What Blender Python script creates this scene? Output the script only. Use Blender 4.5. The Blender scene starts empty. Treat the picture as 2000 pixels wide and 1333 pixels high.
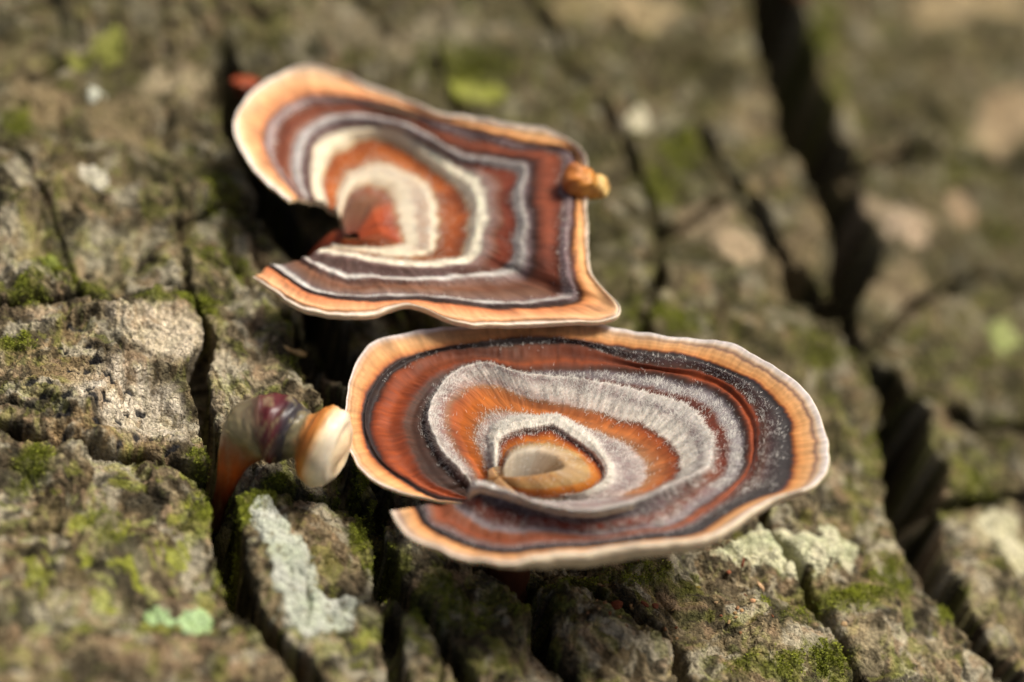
import bpy, math, random
import numpy as np
from mathutils import Vector

# ------------------------------------------------------------------ camera, sky, sun, exposure
# All shapes below are worked out in centimetres and written to the meshes in metres (CM).
CM = 0.01
scene = bpy.context.scene
ELEV = math.radians(38.0)          # the camera looks down on the log by this much
DIST = 40.0                        # cm from the lens to the aim point
AIM = np.array([0.0, 2.5, 1.2])
FWD = np.array([0.0, math.cos(ELEV), -math.sin(ELEV)])
RIGHT = np.array([1.0, 0.0, 0.0])
UPV = np.array([0.0, math.sin(ELEV), math.cos(ELEV)])
CAMP = AIM - DIST * FWD
cam = bpy.data.cameras.new('camera')
cam.lens = 100.0; cam.sensor_width = 36.0
cam.clip_start = 0.02; cam.clip_end = 200.0
cam.dof.use_dof = True
cam.dof.focus_distance = (DIST - 1.35) * CM
cam.dof.aperture_fstop = 7.6
cam.dof.aperture_blades = 0
camo = bpy.data.objects.new('camera', cam)
scene.collection.objects.link(camo)
camo.location = Vector(CAMP * CM)
camo.rotation_euler = (math.radians(90) - ELEV, 0, 0)
scene.camera = camo

SUN_EL, SUN_AZ = 56.0, 72.0        # azimuth measured from +Y (away from the lens) towards +X (right)
world = bpy.data.worlds.new('World'); scene.world = world; world.use_nodes = True
wn = world.node_tree.nodes; wl = world.node_tree.links
sky = wn.new('ShaderNodeTexSky'); sky.sky_type = 'NISHITA'; sky.sun_disc = False
sky.sun_elevation = math.radians(SUN_EL); sky.sun_rotation = math.radians(SUN_AZ)
sky.air_density = 0.7; sky.dust_density = 6.0; sky.ozone_density = 0.3
wl.new(sky.outputs[0], wn['Background'].inputs[0])
wn['Background'].inputs[1].default_value = 0.06
sl = bpy.data.lights.new('sun', 'SUN'); sl.energy = 2.7; sl.angle = math.radians(20)
sl.color = (1.0, 0.95, 0.87)
so = bpy.data.objects.new('sun', sl); scene.collection.objects.link(so)
sd = Vector((math.sin(math.radians(SUN_AZ)) * math.cos(math.radians(SUN_EL)),
             math.cos(math.radians(SUN_AZ)) * math.cos(math.radians(SUN_EL)), math.sin(math.radians(SUN_EL))))
so.rotation_euler = sd.to_track_quat('Z', 'Y').to_euler()
scene.view_settings.view_transform = 'Standard'
scene.view_settings.look = 'None'
scene.view_settings.gamma = 1.0
scene.view_settings.exposure = 0.6
scene.render.engine = 'CYCLES'

# ------------------------------------------------------------------ helpers
rng = np.random.default_rng(7)
random.seed(7)
KPX = 36.0 / 2000.0 / 100.0        # tangent per pixel of the 2000 px wide photograph
PXCM = KPX * DIST                  # cm per pixel near the focus plane

def lin(r, g, b):
    c = np.array([r, g, b], float) / 255.0
    return np.where(c <= 0.04045, c / 12.92, ((c + 0.055) / 1.055) ** 2.4)

def unproj(px, py, z):
    px = np.asarray(px, float); py = np.asarray(py, float); z = np.asarray(z, float)
    d = FWD + RIGHT * ((px - 1000) * KPX)[..., None] - UPV * ((py - 666.5) * KPX)[..., None]
    s = (z - CAMP[2]) / d[..., 2]
    return CAMP + d * s[..., None]

_perm = rng.permutation(4096).astype(np.int32)
_perm = np.concatenate([_perm, _perm])
_ga = rng.uniform(0, 2 * np.pi, 4096).astype(np.float32)
_gx, _gy = np.cos(_ga), np.sin(_ga)

def gnoise(x, y, seed=0):
    x = np.asarray(x, np.float32) + np.float32(seed * 17.31 + 311); y = np.asarray(y, np.float32) + np.float32(seed * 9.77 + 173)
    xi = np.floor(x).astype(np.int32); yi = np.floor(y).astype(np.int32)
    fx = x - xi; fy = y - yi
    u = fx * fx * fx * (fx * (fx * 6 - 15) + 10); v = fy * fy * fy * (fy * (fy * 6 - 15) + 10)
    xm = xi & 4095; xm1 = (xi + 1) & 4095; ym = yi & 4095; ym1 = (yi + 1) & 4095
    def g(a, b, dx, dy):
        h = _perm[_perm[a] + b]
        return _gx[h] * dx + _gy[h] * dy
    a = g(xm, ym, fx, fy); b = g(xm1, ym, fx - 1, fy)
    c = g(xm, ym1, fx, fy - 1); d = g(xm1, ym1, fx - 1, fy - 1)
    ab = a + u * (b - a); cd = c + u * (d - c)
    return (ab + v * (cd - ab)) * 1.5          # roughly -1..1

def fbm(x, y, octv=4, seed=0, gain=0.5, lac=2.03):
    t = 0; a = 1.0; n = 0
    for i in range(octv):
        t = t + a * gnoise(x, y, seed + i * 3); n += a
        a *= gain; x = x * lac; y = y * lac
    return t / n

def worley(x, y, seed=0):
    x = np.asarray(x, np.float32); y = np.asarray(y, np.float32)
    xi = np.floor(x).astype(np.int32); yi = np.floor(y).astype(np.int32)
    f1 = np.full(x.shape, 9.0, np.float32); f2 = f1.copy(); cid = np.zeros(x.shape, np.int32)
    for i in (-1, 0, 1):
        for j in (-1, 0, 1):
            h = _perm[_perm[(xi + i + seed * 31) & 4095] + ((yi + j + seed * 57) & 4095)]
            px = xi + i + 0.5 + 0.42 * _gx[h]; py = yi + j + 0.5 + 0.42 * _gy[h]
            d = np.sqrt((px - x) ** 2 + (py - y) ** 2)
            m = d < f1
            f2 = np.where(m, f1, np.minimum(f2, d)); cid = np.where(m, h, cid); f1 = np.where(m, d, f1)
    return f1, f2, cid

def sstep(a, b, x):
    t = np.clip((x - a) / (b - a), 0, 1)
    return t * t * (3 - 2 * t)

def link(o, parent=None):
    scene.collection.objects.link(o)
    if parent is not None: o.parent = parent
    return o

def tag(o, label=None, cat=None, group=None, kind=None):
    if label: o['label'] = label
    if cat: o['category'] = cat
    if group: o['group'] = group
    if kind: o['kind'] = kind
    return o

def mesh_obj(name, co, faces, mat, parent=None, col=None, uv=None, smooth=True, normals=None):
    """co (n,3) in cm, faces (m,3|4) int array -> one mesh object in metres."""
    co = np.ascontiguousarray(co, np.float32) * CM
    faces = np.ascontiguousarray(faces, np.int32)
    me = bpy.data.meshes.new(name)
    k = faces.shape[1]
    me.vertices.add(len(co)); me.vertices.foreach_set('co', co.ravel())
    me.loops.add(faces.size); me.loops.foreach_set('vertex_index', faces.ravel())
    me.polygons.add(len(faces))
    me.polygons.foreach_set('loop_start', np.arange(0, faces.size, k, dtype=np.int32))
    me.polygons.foreach_set('loop_total', np.full(len(faces), k, np.int32))
    me.polygons.foreach_set('use_smooth', np.full(len(faces), smooth, bool))
    me.update(calc_edges=True)
    if col is not None:
        at = me.attributes.new('Col', 'FLOAT_COLOR', 'POINT')
        c4 = np.ones((len(co), 4), np.float32); c4[:, :3] = np.clip(col, 0.001, 0.95)
        at.data.foreach_set('color', c4.ravel())
    if uv is not None:
        at = me.attributes.new('Band', 'FLOAT_VECTOR', 'POINT')
        v3 = np.zeros((len(co), 3), np.float32); v3[:, :uv.shape[1]] = uv
        at.data.foreach_set('vector', v3.ravel())
    if normals is not None: me.normals_split_custom_set_from_vertices(np.ascontiguousarray(normals, np.float32).tolist())
    me.materials.append(mat)
    return link(bpy.data.objects.new(name, me), parent)

def empty(name, loc_cm):
    o = bpy.data.objects.new(name, None); o.empty_display_size = 0.005
    o.location = Vector(np.asarray(loc_cm) * CM)
    return link(o)

def adopt(o, root):
    o.parent = root
    o.matrix_parent_inverse.identity()
    o.location = -root.location
    return o

def grid_faces(nr, nc, base=0):
    i = np.arange(nr - 1)[:, None] * nc + np.arange(nc - 1)[None, :] + base
    return np.stack([i, i + 1, i + 1 + nc, i + nc], -1).reshape(-1, 4)

# ------------------------------------------------------------------ materials
def new_mat(name):
    m = bpy.data.materials.new(name); m.use_nodes = True
    nt = m.node_tree
    return m, nt, nt.nodes['Principled BSDF']

def col_mat(name, rough=0.9, spec=0.2, var_scale=40.0, var=0.35, bump_scale=60.0, bump=0.4, bump_dist=0.03,
            sheen=0.0, sss=0.0, band=False, trans=0.0, hue_noise=0.0):
    m, nt, b = new_mat(name); N = nt.nodes; L = nt.links
    at = N.new('ShaderNodeAttribute'); at.attribute_name = 'Col'
    tc = N.new('ShaderNodeTexCoord')
    mp = N.new('ShaderNodeMapping'); mp.inputs['Scale'].default_value = (100, 100, 100)
    L.new(tc.outputs['Object'], mp.inputs[0])
    src = mp.outputs[0]
    if band:
        ab = N.new('ShaderNodeAttribute'); ab.attribute_name = 'Band'
        src2 = ab.outputs['Vector']
    n1 = N.new('ShaderNodeTexNoise'); n1.inputs['Scale'].default_value = var_scale
    n1.inputs['Detail'].default_value = 6; n1.inputs['Roughness'].default_value = 0.65
    L.new(src2 if band else src, n1.inputs['Vector'])
    mr = N.new('ShaderNodeMapRange'); mr.inputs[1].default_value = 0.25; mr.inputs[2].default_value = 0.75
    mr.inputs[3].default_value = 1 - var; mr.inputs[4].default_value = 1 + var
    L.new(n1.outputs['Fac'], mr.inputs[0])
    mx = N.new('ShaderNodeVectorMath'); mx.operation = 'SCALE'
    L.new(at.outputs['Color'], mx.inputs[0]); L.new(mr.outputs[0], mx.inputs['Scale'])
    L.new(mx.outputs[0], b.inputs['Base Color'])
    b.inputs['Roughness'].default_value = rough
    b.inputs['Specular IOR Level'].default_value = spec
    if sheen:
        b.inputs['Sheen Weight'].default_value = sheen; b.inputs['Sheen Roughness'].default_value = 0.4
    if sss:
        b.inputs['Subsurface Weight'].default_value = sss
        b.inputs['Subsurface Radius'].default_value = (1.0, 0.45, 0.2)
        b.inputs['Subsurface Scale'].default_value = 0.0012
    n2 = N.new('ShaderNodeTexNoise'); n2.inputs['Scale'].default_value = bump_scale
    n2.inputs['Detail'].default_value = 5; n2.inputs['Roughness'].default_value = 0.7
    L.new(src2 if band else src, n2.inputs['Vector'])
    bp = N.new('ShaderNodeBump'); bp.inputs['Strength'].default_value = bump
    bp.inputs['Distance'].default_value = bump_dist * CM
    L.new(n2.outputs['Fac'], bp.inputs['Height']); L.new(bp.outputs[0], b.inputs['Normal'])
    return m

M_BARK = col_mat('bark', 0.88, 0.22, 16.0, 0.36, 11.0, 1.0, 0.07)
M_LICHEN = col_mat('lichen_crust', 0.92, 0.12, 16.0, 0.3, 13.0, 0.9, 0.05)
M_CAP = col_mat('banded_cap', 0.62, 0.25, 1.0, 0.22, 1.0, 0.5, 0.010, sheen=0.12, sss=0.12, band=True)
M_PORE = col_mat('pore_surface', 0.7, 0.25, 30.0, 0.08, 80.0, 0.25, 0.006, sss=0.15)
M_FLESH = col_mat('young_flesh', 0.38, 0.4, 6.0, 0.18, 12.0, 0.25, 0.012, sss=0.18)
M_FUZZ = col_mat('fuzz', 0.8, 0.1, 5.0, 0.12, 5.0, 0.0, 0.001)
nt_ = M_FUZZ.node_tree; tr_ = nt_.nodes.new('ShaderNodeBsdfTranslucent'); mx_ = nt_.nodes.new('ShaderNodeMixShader'); mx_.inputs[0].default_value = .4
at_ = [n for n in nt_.nodes if n.type == 'ATTRIBUTE'][0]; nt_.links.new(at_.outputs['Color'], tr_.inputs[0])
nt_.links.new(nt_.nodes['Principled BSDF'].outputs[0], mx_.inputs[1]); nt_.links.new(tr_.outputs[0], mx_.inputs[2]); nt_.links.new(mx_.outputs[0], nt_.nodes['Material Output'].inputs[0])
M_MOSS = col_mat('moss', 0.7, 0.25, 12.0, 0.35, 20.0, 0.0, 0.001)
M_CRUMB = col_mat('crumb', 0.85, 0.2, 20.0, 0.25, 25.0, 0.6, 0.02)
M_GROUND = None

def add_fine(m, scale, amount, dist):
    nt = m.node_tree; N = nt.nodes; L = nt.links
    b = N['Principled BSDF']; mp = [n for n in N if n.type == 'MAPPING'][0]; bp = [n for n in N if n.type == 'BUMP'][0]
    v = N.new('ShaderNodeTexVoronoi'); v.feature = 'F1'; v.inputs['Scale'].default_value = scale
    wn_ = N.new('ShaderNodeTexNoise'); wn_.inputs['Scale'].default_value = scale * .6; wn_.inputs['Detail'].default_value = 3
    ad = N.new('ShaderNodeVectorMath'); ad.operation = 'MULTIPLY_ADD'; ad.inputs[1].default_value = (.12, .12, .12)
    L.new(mp.outputs[0], wn_.inputs['Vector']); L.new(wn_.outputs['Color'], ad.inputs[0]); L.new(mp.outputs[0], ad.inputs[2]); L.new(ad.outputs[0], v.inputs['Vector'])
    b2 = N.new('ShaderNodeBump'); b2.inputs['Strength'].default_value = 1.0; b2.inputs['Distance'].default_value = dist * CM; b2.invert = True
    L.new(v.outputs['Distance'], b2.inputs['Height']); L.new(bp.outputs[0], b2.inputs['Normal']); L.new(b2.outputs[0], b.inputs['Normal'])
    # each grain its own tone
    src = b.inputs['Base Color'].links[0].from_socket
    sep = N.new('ShaderNodeSeparateColor'); L.new(v.outputs['Color'], sep.inputs[0])
    mr = N.new('ShaderNodeMapRange'); mr.inputs[3].default_value = 1 - amount; mr.inputs[4].default_value = 1 + amount
    L.new(sep.outputs[0], mr.inputs[0])
    sc = N.new('ShaderNodeVectorMath'); sc.operation = 'SCALE'; L.new(src, sc.inputs[0]); L.new(mr.outputs[0], sc.inputs['Scale']); L.new(sc.outputs[0], b.inputs['Base Color'])
add_fine(M_BARK, 17.0, .26, .05)
add_fine(M_LICHEN, 15.0, .2, .05)

# ------------------------------------------------------------------ the log: a big fallen trunk along Y
R0, X0 = 45.0, -14.0
ZC = -math.sqrt(R0 ** 2 - X0 ** 2)             # so that the bark's mean surface passes z = 0 at x = 0

def px_uv(px, py):
    """pixel of the photograph -> (arc across the log, distance along it), both cm, on the mean bark surface"""
    px = np.asarray(px, float); py = np.asarray(py, float)
    d = FWD + RIGHT * ((px - 1000) * KPX)[..., None] - UPV * ((py - 666.5) * KPX)[..., None]
    ox, oz = CAMP[0] - X0, CAMP[2] - ZC
    a = d[..., 0] ** 2 + d[..., 2] ** 2
    b = 2 * (ox * d[..., 0] + oz * d[..., 2]); c = ox ** 2 + oz ** 2 - R0 ** 2
    s = (-b - np.sqrt(np.maximum(b * b - 4 * a * c, 0))) / (2 * a)
    p = CAMP + d * s[..., None]
    phi = np.arctan2(p[..., 0] - X0, p[..., 2] - ZC)
    return R0 * phi, p[..., 1]

def log_point(u, v, h):
    phi = u / R0
    return np.stack([X0 + (R0 + h) * np.sin(phi), v + 0 * u, ZC + (R0 + h) * np.cos(phi)], -1)

cu, cv = px_uv([0, 2000, 0, 2000], [0, 0, 1333, 1333])
UMIN, UMAX = cu.min() - 0.8, cu.max() + 0.8
VMIN, VMAX = cv.min() - 0.8, cv.max() + 1.5
CIRC = 2 * math.pi * R0

def axis(lo, hi, segs, out_lo, out_hi, nout):
    a = [lo]
    while a[-1] < hi:
        t = (a[-1] - lo) / (hi - lo)
        a.append(a[-1] + np.interp(t, segs[0], segs[1]))
    g = np.linspace(0, 1, nout + 1)[1:] ** 2
    left = lo - (lo - out_lo) * g[::-1]; right = a[-1] + (out_hi - a[-1]) * g
    return np.concatenate([left, a, right])

umid = 14.0
UA = axis(UMIN, UMAX, ([0, 1], [0.024, 0.03]), umid - CIRC / 2 , umid + CIRC / 2, 45)
VA = axis(VMIN, VMAX, ([0, .42, .55, 1], [0.022, 0.026, 0.045, 0.075]), -70, 90, 45)
NU, NV = len(UA), len(VA)
U, V = np.meshgrid(UA.astype(np.float32), VA.astype(np.float32), indexing='ij')

# ---- fissures traced as polylines: (x, y, half width px), depth cm
CR = [
 # the fissure the small fungus grows from, running down past the grey-green lichen
 ([(300,-60,3,.06),(330,120,3,.05),(330,300,3,.05),(350,430,3,.06),(365,560,3,.2),(385,610,3,.5),(412,655,5,1.2),(398,700,5,1.4),(386,740,6),(400,790,4),(420,850,7),(432,905,11),(432,985,14),(448,1090,15),(480,1190,13),(545,1250,8,.7),(585,1290,13),(620,1400,14),(650,1600,14)], 1.5),
 # foot of the pale plate on the left
 ([(-160,800,6),(0,838,5),(110,868,5),(210,880,5),(320,893,6),(390,915,7),(434,935,9)], .45),
 # top of the grey-green lichen block
 ([(438,965,9),(500,955,7),(600,958,6),(690,965,7),(735,1010,9)], .55),
 # mossy groove right of the block
 ([(560,600,7),(610,680,12),(645,780,14),(668,850,12),(700,950,12),(740,1040,12),(790,1140,11),(850,1220,11),(905,1300,11),(980,1420,14),(1060,1600,14)], .8),
 # hollow behind and under the back cap
 ([(420,-60,4,.08),(436,80,8,.2),(448,170,24,1.4),(462,240,16,.8),(480,300,12,.5),(540,390,26),(600,450,34,2.2),(625,540,22,1.2),(650,640,34,1.8),(690,720,22,1.2),(720,830,12,.7),(760,960,10,.6),(740,1010,8,.5)], 1.5),
 # under the front cap, down to the foot of the picture
 ([(760,960,14),(900,1040,14),(1010,1120,18),(1058,1175,20),(1068,1240,10),(1120,1310,8),(1160,1420,10),(1230,1600,10)], .9),
 ([(1010,1120,14),(1120,1130,8),(1200,1180,7),(1265,1225,8),(1322,1275,9),(1330,1340,9),(1400,1450,9),(1480,1600,9)], .7),
 # the big fissure
 ([(1430,-200,30),(1490,-40,66),(1530,80,74),(1570,200,78),(1610,320,78),(1650,430,72),(1672,500,54),(1650,570,30,3),(1668,650,22,2.5),(1715,725,24,3),(1765,800,50),(1790,900,62),(1795,1000,50),(1815,1090,34),(1850,1180,26),(1900,1260,16,2.5),(1975,1330,14,2),(2080,1440,14,2),(2240,1600,14,2)], 5.0),
 ([(1380,250,7),(1440,340,9),(1495,430,18),(1540,520,22),(1585,590,28),(1650,610,26)], 1.8),
 ([(1690,690,14),(1760,745,16),(1850,785,14),(1940,820,12),(2100,880,12),(2300,960,12)], .9),
 # quieter joints
 ([(-160,610,5),(40,590,6),(140,585,6),(260,580,5),(365,565,5)], .35),
 ([(-160,300,4),(0,305,4),(60,350,4),(140,480,4),(150,530,4),(140,585,4)], .15),
 ([(350,430,5),(440,420,6),(540,390,8)], .35),
 ([(1000,-80,8),(1090,80,8),(1180,210,8),(1250,330,9),(1300,440,9),(1290,540,8),(1250,640,7),(1330,800,8),(1480,1000,8),(1560,1130,6),(1640,1250,5),(1730,1400,8),(1850,1600,8)], .45),
 ([(700,-80,8),(760,60,8),(860,150,8),(960,260,8),(1090,330,8),(1300,440,9)], .4),
 ([(1300,440,7),(1400,400,7),(1495,430,9)], .4),
 ([(2300,300,9),(2050,310,10),(1900,330,10),(1780,300,10),(1640,350,10)], .5),
 ([(2300,560,9),(2000,560,9),(1880,540,8),(1780,600,8),(1690,690,8)], .45),
 ([(1795,960,10),(1880,985,8),(1960,980,7),(2150,1000,7)], .5),
 ([(-160,180,7),(60,150,8),(200,110,8),(330,120,8)], .35),
]
def poly_dist(pts, u, v, reach):
    """distance to a polyline minus its local half width, and its local depth, only evaluated near it"""
    best = np.full(u.shape, 99.0, np.float32); dep = np.zeros(u.shape, np.float32)
    for (a, b) in zip(pts[:-1], pts[1:]):
        m = ((u > min(a[0], b[0]) - reach) & (u < max(a[0], b[0]) + reach) & (v > min(a[1], b[1]) - reach) & (v < max(a[1], b[1]) + reach))
        if not m.any(): continue
        du, dv = b[0] - a[0], b[1] - a[1]; l2 = du * du + dv * dv + 1e-9
        t = np.clip(((u[m] - a[0]) * du + (v[m] - a[1]) * dv) / l2, 0, 1)
        d = np.hypot(u[m] - a[0] - t * du, v[m] - a[1] - t * dv) - (a[2] + t * (b[2] - a[2]))
        nearer = d < best[m]
        bm = best[m]; bm[nearer] = d[nearer]; best[m] = bm
        dm = dep[m]; dm[nearer] = (a[3] + t * (b[3] - a[3]))[nearer]; dep[m] = dm
    return best, dep

def crack_uv(pts, dep=0.0):
    out = []
    for p in pts:
        uu, vv = px_uv(p[0], p[1])
        out.append((float(uu), float(vv), p[2] * PXCM, p[3] if len(p) > 3 else dep))
    return out

cracks = [(crack_uv(p, d), d) for p, d in CR]
# the lengthwise fissures run on along the log past the frame
for k in (0, 3, 4, 5, 6, 7, 13):
    pts, d = cracks[k]
    if pts[0][1] > 12:
        a = pts[0]; r_ = random.Random(k)
        ext = [(a[0] + r_.uniform(-1.5, 1.5), a[1] + s, .12, d) for s in (60, 45, 32, 20, 10)]
        pts = ext + pts
    b = pts[-1]; r_ = random.Random(k + 50)
    pts = pts + [(b[0] + r_.uniform(-1.2, 1.2), b[1] - s, .12, d) for s in (8, 18, 30, 48, 60)]
    cracks[k] = (pts, d)
# and the rest of the log, out of view, has its own
for i, uu in enumerate(np.concatenate([np.arange(umid - CIRC / 2 + 5, UMIN - 1, 9.0), np.arange(UMAX + 4, umid + CIRC / 2 - 5, 9.0)])):
    r_ = random.Random(i + 200)
    cracks.append(([(uu + r_.uniform(-2, 2), vv, .25, 1.2) for vv in np.linspace(90, -70, 14)], 1.2))

def blob(px, py, rx, ry, rot=0.0, warp=0.25, soft=1.0, seed=0):
    """1 at the centre falling to 0 at the ellipse (given in photograph pixels), with a ragged edge"""
    u0, v0 = px_uv(px, py)
    c, s = math.cos(math.radians(rot)), math.sin(math.radians(rot))
    ua, va = px_uv(px + rx * c * .2, py + rx * s * .2); ub, vb = px_uv(px - ry * s * .2, py + ry * c * .2)
    J = np.array([[ua - u0, ub - u0], [va - v0, vb - v0]]) * 5
    Ji = np.linalg.inv(J)
    ext = np.abs(J).sum(1) * 1.7
    out = np.zeros_like(U)
    iu = np.where(np.abs(UA - u0) < ext[0])[0]; iv = np.where(np.abs(VA - v0) < ext[1])[0]
    if len(iu) == 0 or len(iv) == 0: return out
    sl_ = np.s_[iu[0]:iu[-1] + 1, iv[0]:iv[-1] + 1]
    du = U[sl_] - u0; dv = V[sl_] - v0
    a = Ji[0, 0] * du + Ji[0, 1] * dv; b = Ji[1, 0] * du + Ji[1, 1] * dv
    r = np.hypot(a, b)
    if warp: r = r + warp * fbm(U[sl_] * 1.5, V[sl_] * 1.2, 4, 70 + seed)
    out[sl_] = sstep(0, soft, 1 - r)
    return out
wu = U + 0.10 * fbm(U * 1.6, V * 1.1, 3, 40) ; wv = V + 0.14 * fbm(U * 1.3, V * 1.2, 3, 44)
edge_n = 0.055 * fbm(U * 5, V * 4, 3, 48)
H = np.zeros_like(U); dmin = np.full_like(U, 99.0)
for pts, dep0 in cracks:
    d, dep = poly_dist(pts, wu, wv, 1.6)
    d = d + edge_n
    dmin = np.minimum(dmin, d)
    wid = np.minimum(0.05 + 0.03 * dep, .10)
    H -= dep * (1 - sstep(-0.02, wid, d)) ** 0.8 * (d < 50)
    H -= 0.08 * np.minimum(dep, 1.2) * np.exp(-np.maximum(d, 0) / 0.16) * (d < 50)
H = np.maximum(H, -5.5 + 0.3 * gnoise(U * 2, V * 2, 9))
# the plates overhang their fissures: walls step back below the lip
gd_u = np.gradient(dmin, axis=0) / np.gradient(UA)[:, None]; gd_v = np.gradient(dmin, axis=1) / np.gradient(VA)[None]
gn = np.sqrt(gd_u ** 2 + gd_v ** 2) + 1e-6
back_ = (.12 * sstep(.12, .5, -H) + .30 * sstep(.5, 3.0, -H)) * (dmin < 5)
DU = (back_ * gd_u / gn).astype(np.float32); DV = (back_ * gd_v / gn).astype(np.float32)
inside_ = (U > UMIN) & (U < UMAX) & (V > VMIN) & (V < VMAX); DU *= inside_; DV *= inside_

# ---- relief: swells, flakes in layers, ridges along the grain, grains
REL = 0.24 * fbm(U * 0.30, V * 0.20, 3, 1)
qu = U + 0.35 * fbm(U * 0.9, V * 0.7, 3, 5); qv = V + 0.5 * fbm(U * 0.8, V * 0.6, 3, 8)
flat_ = np.maximum(blob(330,670,150,70,12,.3,.5), blob(255,800,150,80,20,.3,.5)); rough = (1 - .6 * flat_) * (.55 + .75 * sstep(-.3, .3, fbm(U * .45, V * .4, 3, 63)))       # some plates are weathered smooth, some crumbly
lay = fbm(qu * 0.9, qv * 0.6, 4, 12) * 3.0
st = lay - np.floor(lay)
REL += 0.085 * (np.floor(lay) + sstep(0.90, 1.0, st) + 0.2 * st)
f1, f2, cid = worley(qu * 0.62, qv * 0.45, 3)
cell_on = sstep(-.2, .25, fbm(U * .35, V * .3, 2, 61))
REL -= (0.13 * cell_on) * (1 - sstep(0.0, 0.06, f2 - f1))
REL += 0.05 * ((_ga[cid] / 6.283) - 0.5)
big = fbm(qu * .75, qv * .62, 3, 18); REL += .46 * big * sstep(-.3, .5, fbm(U * .25, V * .25, 2, 68) + .05 * (V - 2)) + .10 * big
rid = 1 - np.abs(fbm(qu * 1.7, qv * 0.8, 4, 15)) * 2
REL += 0.06 * rid * rough
f1b, f2b, cidb = worley(qu * 2.4 + 9, qv * 1.8, 5)
REL += rough * (0.035 * (1 - f1b) + 0.045 * ((_ga[cidb] / 6.283) - .5) * sstep(0, .2, f2b - f1b))
lump = fbm(U * 3.4, V * 2.9, 4, 20)
REL += 0.055 * lump * rough
pit = fbm(U * 7.0, V * 6.2, 3, 25)
REL -= 0.032 * sstep(0.18, 0.45, pit)
f1c, f2c, cidc = worley(U * 7.5 + .6 * fbm(U * 5, V * 5, 2, 66), V * 6.2 + .6 * fbm(U * 5, V * 5, 2, 67), 8)
REL += rough * (.020 * (1 - f1c) + .030 * ((_ga[cidc] / 6.283) - .5) * sstep(0, .25, f2c - f1c))
REL += 0.020 * fbm(U * 10, V * 8.5, 3, 28) + 0.012 * (1 - 2 * np.abs(fbm(U * 17, V * 14, 2, 31)))
grain = fbm(qu * 11, qv * 2.6, 3, 221); REL += .022 * grain
REL -= REL[(dmin > .3)].mean()
H += REL

# ---- hand-placed swells (blocks that stand proud or sink), px centre, px radii, cm
for (x, y, rx, ry, rot, dz) in [
    (230,700,260,150,0,.22),(590,1120,130,140,15,.22),(230,1080,240,190,0,.12),(80,520,90,60,10,.35),
    (1540,1090,190,70,0,.25),(1930,1120,110,160,0,.2),(1560,500,70,90,30,.3),(1440,500,90,60,40,.25),(1770,480,110,70,35,.3),
    (1450,1230,300,110,8,.22),(760,1120,90,120,0,-.25),(1000,1080,300,90,5,-.35),(660,680,110,110,0,-.4),(600,440,110,90,20,-.5),
    (830,620,160,60,0,-.6),(880,560,220,120,0,-.35),(1080,1260,70,70,0,-.2),(1180,1270,90,70,30,.15),(960,1290,90,70,0,.12),(300,1290,250,80,0,.2)]:
    H += .6 * dz * blob(x, y, rx, ry, rot, .2, 1.0)
# torn ledges on the pale plate
for (pts, amp) in [([(60,770,0),(110,815,0),(170,835,0),(205,790,0),(215,740,0),(290,735,0),(345,745,0),(390,722,0),(412,672,0)], .16),
                   ([(100,650,0),(180,630,0),(250,640,0),(330,628,0),(400,640,0)], .12),
                   ([(120,850,0),(200,880,0),(300,880,0)], .14)]:
    pu = crack_uv(pts)
    d = poly_dist(pu, wu, wv, 1.2)[0] + 0.02
    vline = np.interp(U, [p[0] for p in sorted(pu)], [p[1] for p in sorted(pu)])
    side = sstep(-.06, .06, V + .12 * fbm(U * 4, V * 3, 3, 90) - vline)
    H += amp * side * np.exp(-np.maximum(d, 0) / .6) * (d < 50)
    H -= .06 * np.exp(-np.maximum(d - .02, 0) / .05) * (d < 50)

# ---- bark colour: bare bark, worn pale bark, algae film, moss, black dots, and painted pale highlights
tone = fbm(qu * 1.1, qv * 0.8, 4, 33)
C = np.zeros(U.shape + (3,), np.float32)
C[:] = lin(114, 100, 74)
def mixc(mask, rgb, k=1.0):
    m = np.clip(mask * k, 0, 1)[..., None]
    C[:] = C * (1 - m) + lin(*rgb).astype(np.float32) * m
mixc(sstep(-.05, .35, tone), (150, 130, 100), .8)
mixc(sstep(.02, .4, -tone), (72, 66, 40), .85)
alg = fbm(U * 1.0, V * 0.7, 4, 36)
mixc(sstep(.05, .38, alg), (100, 98, 50), .5)
mixc(sstep(.12, .4, fbm(U * 2.6, V * 2.0, 4, 39)), (176, 158, 122), .7)
mixc(sstep(.15, .42, fbm(U * 3.1, V * 2.4, 4, 52)), (82, 66, 44), .6)
cellt = (_ga[cidc] / 6.283); mixc((cellt > .72) * .5 + (cellt > .9) * .3, (186, 166, 124)); mixc((cellt < .25) * .5 + (cellt < .1) * .3, (64, 54, 34))
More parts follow.
